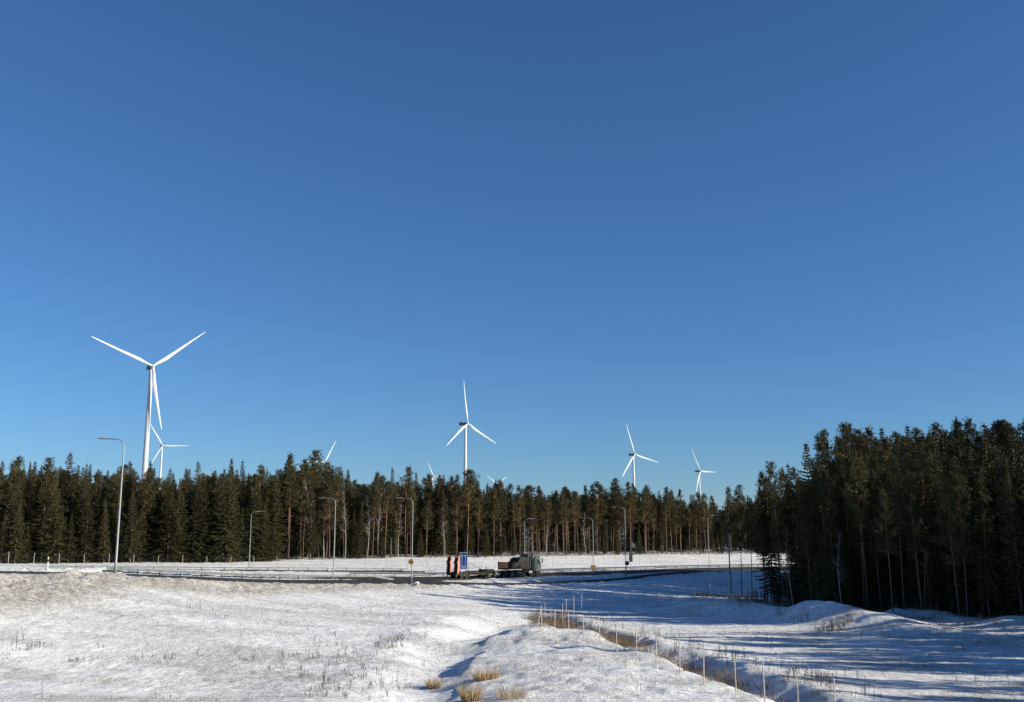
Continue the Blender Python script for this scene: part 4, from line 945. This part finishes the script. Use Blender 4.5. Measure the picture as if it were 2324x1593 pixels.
# ------------------------------------------------------------------ dry plants
gg = np.random.default_rng(5)
def blades(cx, cy, z, n, hgt, spread, wd=.02, lean=.5):
    a = gg.uniform(0, 6.28, n); rr = spread * np.sqrt(gg.uniform(0, 1, n)); c = np.stack([cx + rr * np.cos(a), cy + rr * np.sin(a), np.full(n, z - .05)], -1)
    dd = nrmz(np.stack([np.cos(a) * lean * gg.uniform(.2, 1.3, n) - .05, np.sin(a) * lean * gg.uniform(.2, 1.3, n), np.ones(n)], -1) + gg.normal(0, .10, (n, 3)))
    return tri_soup(c, dd, nrmz(np.cross(dd, gg.normal(size=(n, 3)))), hgt * gg.uniform(.5, 1.1, n), np.full(n, wd) * gg.uniform(.7, 1.5, n))
def weed(cx, cy, z, hgt, n=9, wd=.02):
    V = []; st = 2 if hgt > .5 else 3
    for k in range(gg.integers(1, 4)):
        x0 = cx + gg.normal(0, .12); y0 = cy + gg.normal(0, .12); d0 = nrmz(np.array([gg.normal(0, .15), gg.normal(0, .15), 1.])); h_ = hgt * gg.uniform(.6, 1.1)
        c = np.array([[x0, y0, z - .05]]); V.append(tri_soup(c, d0[None], np.array([[1., 0, 0]]), np.array([h_]), np.array([wd * 1.3])))
        s = gg.uniform(.35, 1, n); C = c + d0 * (h_ * s)[:, None]; dd = nrmz(gg.normal(0, .8, (n, 3)) + np.array([0, 0, .9])); V.append(tri_soup(C, dd, nrmz(np.cross(dd, gg.normal(size=(n, 3)))), gg.uniform(.08, .28, n) * min(1, h_ + .3), np.full(n, wd)))
    return np.concatenate(V)
def soup_obj(name, V, m, **k): o = link(name, mesh_np(name, V, np.arange(len(V)).reshape(-1, 3), m)); tag(o, **k); return o
for (u, v, n, hh, sp, wd, lb) in [(984, 1563, 300, .80, .33, .022, 'lone tan grass tussock in the sunny valley snow, leftmost of the tussocks'), (1104, 1542, 520, .75, .65, .02, 'wide tan grass tussock on the lip of the snowy mound'),
        (1068, 1592, 460, 1.0, .42, .022, 'tall tan grass tussock at the bottom edge of the picture'), (1163, 1584, 260, .8, .70, .016, 'thin pale grass tussock right of the tall one at the bottom edge')]:
    g_ = ground(u, v); V = blades(0, 0, 0, n, hh, sp, wd); o = soup_obj('grass_tussock', V, M['straw'], label=lb, cat='grass tuft', group='tan grass tussocks in the snow'); o.location = g_
# weeds scattered through the crust of the fields
V = []
def scatter(n, ulo, uhi, vlo, vhi, fn, dens=None):
    us = gg.uniform(ulo, uhi, n); vs = vlo + (vhi - vlo) * gg.uniform(0, 1, n)
    for u, v in zip(us, vs):
        P = flat(u, v); z = H(P[0], P[1]); fn(P[0], P[1], z, u, v)
pts_l = []
def addp(x, y, z, u, v): pts_l.append((x, y, z))
scatter(150, 0, 1000, 1370, 1600, addp)
for (x, y, z) in pts_l:
    if vnoise(np.array([x / 6]), np.array([y / 6]), 41)[0] > -.1: V.append(weed(x, y, z, gg.uniform(.15, .5) if gg.random() < .85 else gg.uniform(.6, 1.1), 7, .016))
pts_l = []
scatter(60, 700, 930, 1440, 1600, addp)
for c in [(885, 1470), (905, 1460), (650, 1495), (700, 1498), (380, 1500), (330, 1495), (180, 1505), (860, 1480), (790, 1500), (100, 1470), (40, 1480), (950, 1455), (560, 1500), (886, 1472), (880, 1476), (893, 1466), (872, 1482), (900, 1462), (760, 1588), (772, 1578), (790, 1570), (815, 1545), (745, 1560), (830, 1530), (700, 1540), (640, 1520)]:
    P = flat(*c)
    for k in range(5): pts_l.append((P[0] + gg.normal(0, .5), P[1] + gg.normal(0, .5), None))
for (x, y, z) in pts_l:
    V.append(weed(x, y, H(x, y), gg.uniform(.25, .6), 12, .018))
V1 = np.concatenate(V); soup_obj('field_weeds', V1, M['weed'], label='brown dead weeds pricking through the snow of the left field', cat='weeds', kind='stuff')
# straw and reeds along the ditch
V = []
D_ = np.array([p[:2] for p in DITCH]); L_ = np.concatenate([[0], np.cumsum(np.linalg.norm(np.diff(D_, axis=0), axis=1))])
for i in range(900):
    s = gg.uniform(0, L_[-1] - 8); x, y = np.interp(s, L_, D_[:, 0]), np.interp(s, L_, D_[:, 1]); x += gg.normal(0, 1.0); y += gg.normal(0, 1.5)
    dens = np.interp(s / L_[-1], [0, .25, .45, .6, 1], [1, 1, .9, .3, .12])
    if gg.random() < dens: V.append(blades(x, y, H(x, y), 24, gg.uniform(.35, 1.05), .4, .022, .45))
for i in range(90):
    P = flat(gg.uniform(1205, 1290), gg.uniform(1398, 1432)); V.append(blades(P[0], P[1], H(P[0], P[1]), 20, gg.uniform(.5, 1.2), .4, .02, .25))
soup_obj('ditch_grass', np.concatenate(V), M['brown'], label='tan dry grass filling the ditch beside the fence posts', cat='grass', kind='stuff')
V = []
for i in range(170):
    s = gg.uniform(2, L_[-1] - 6); x, y = np.interp(s, L_, D_[:, 0]), np.interp(s, L_, D_[:, 1]); x += gg.uniform(-1.5, 4.5); y += gg.normal(0, 1.5)
    V.append(weed(x, y, H(x, y), gg.uniform(.4, 1.2), 12, .018))
pts_l = []; scatter(90, 1300, 2324, 1420, 1600, addp)
for (x, y, z) in pts_l: V.append(weed(x, y, z, gg.uniform(.2, .7), 9, .016))
for c, n in [((1590, 1480), 8), ((1640, 1500), 10), ((1850, 1560), 14), ((1820, 1550), 10), ((1870, 1575), 8), ((1900, 1430), 30), ((1880, 1438), 22), ((1920, 1428), 16), ((1690, 1398), 22), ((1810, 1416), 18), ((1765, 1408), 8), ((2010, 1445), 8)]:
    P = flat(*c)
    for k in range(n): x, y = P[0] + gg.normal(0, .7), P[1] + gg.normal(0, .7); V.append(weed(x, y, H(x, y), gg.uniform(.4, 1.3), 14, .018))
soup_obj('ditch_weeds', np.concatenate(V), M['weed'], label='brown dead weeds along the ditch and over the shadowed snow field', cat='weeds', kind='stuff')
# dry grass along the foot of the right forest, low brush
V = []
for i in range(260):
    u = gg.uniform(1560, 1880) if i < 190 else gg.uniform(1900, 2324); e = float(np.interp(u, [a for a, b_ in EDGE], [b_ for a, b_ in EDGE])) - gg.uniform(-2, 6); x = (u - 1162) / FPX * e; V.append(blades(x, e, H(x, e), 22, gg.uniform(.4, 1.0), .5, .022, .3))
soup_obj('edge_grass', np.concatenate(V), M['brown'], label='tan dry grass along the foot of the right forest', cat='grass', kind='stuff')
V = []
for i in range(520):
    if i < 260: u = gg.uniform(-20, 1750); e = fronty(u) - gg.uniform(-2, 1.5)
    else: u = gg.uniform(1690, 2330); e = float(np.interp(u, [a for a, b_ in EDGE], [b_ for a, b_ in EDGE])) + gg.uniform(0, 14)
    x = (u - 1162) / FPX * e * .985; V.append(weed(x, e, H(x, e), gg.uniform(.8, 2.6), 26, .03))
soup_obj('forest_brush', np.concatenate(V), M['twig'], label='low leafless brush at the foot of both forests', cat='brush', kind='stuff')
# snow lumps thrown up by the plough
def chunk(u, v, R_, label):
    g_ = ground(u, v); mb = MB(); n = 0; vs = []; fs = []
    nu, nv = 12, 8
    for i in range(nv + 1):
        for k in range(nu):
            th = pi * i / nv; a = 2 * pi * k / nu; rr = R_ * (1 + .28 * sin(3 * a + i) * sin(th) + rng.uniform(-.12, .12)); vs.append((rr * sin(th) * cos(a) * 1.25, rr * sin(th) * sin(a), rr * cos(th) * .75 + R_ * .3))
    fs = [(i * nu + k, (i + 1) * nu + k, (i + 1) * nu + (k + 1) % nu, i * nu + (k + 1) % nu) for i in range(nv) for k in range(nu)]
    o = mb.add(vs, fs).build('snow_lump', M['snow'], None, True); o.location = g_; tag(o, label, 'snow lump', 'snow lumps on the ploughed banks')
chunk(946, 1330, .3, 'big pale snow lump right of the lamp pole with the round sign')
chunk(748, 1297, .25, 'small round snow lump behind the long guard rail, left of the second near lamp')

# ------------------------------------------------------------------ labels of the trees
LM = [(-200, 'the left picture edge'), (107, 'the white marker post'), (270, 'the nearest lamp'), (355, 'the largest turbine'), (565, 'the slender lamp beyond the rail'), (757, 'the lamp without a sign'), (934, 'the round yellow sign'), (1052, 'the blue arrow sign'),
      (1192, 'the lamp behind the truck bed'), (1347, 'the give way sign'), (1421, 'the back of the round sign'), (1441, 'the right turbine pair'), (1590, 'the rightmost turbine'), (1656, 'the half hidden lamp'), (1845, 'the tall dark corner spruce'), (1925, 'the tallest ragged pine'), (2075, 'the twin pines'), (2246, 'the tall pointed spruce')]
ORD = ['first', 'second', 'third', 'fourth', 'fifth', 'sixth', 'seventh', 'eighth', 'ninth', 'tenth', 'eleventh', 'twelfth', 'thirteenth', 'fourteenth', 'fifteenth', 'sixteenth', 'seventeenth', 'eighteenth']
LOOK = {'spruce_tree': 'dark pointed spruce', 'pine_tree': 'bare stemmed pine', 'birch_tree': 'leafless pale birch'}
cnt = {}
for t in sorted(ALL, key=lambda t: t['u']):
    k = t['kind']; lk = LOOK[k]; cat = k.replace('_tree', ''); far = t['zone'] == 'far'; where = 'far forest' if far else 'right forest'
    if t['zone'] == 'understory': lk = 'low young spruce'; 
    front = t['row'] <= 1 or k == 'birch_tree'
    if front and -10 < t['u'] < 2324 and t['zone'] != 'understory':
        lm = max([x for x in LM if x[0] <= t['u']], key=lambda x: x[0])
        key = (lm[1], k, where, t['row']); n = cnt.get(key, 0); cnt[key] = n + 1
        pos = 'right of ' + lm[1]
        lab = f"{ORD[min(n, 17)]} {lk} {pos}, {'front' if t['row'] == 0 else 'second row'}, {where}"
        tag(t['o'], lab, cat, f"{cat} trees at the edge of the {where}")
    else:
        lab = f"{lk} standing in the shade behind the front rows of the {where}"
        tag(t['o'], lab, cat, f"{lk}s inside the {where}")
print('trees', len(ALL), 'stuff', len(stuff_pts))
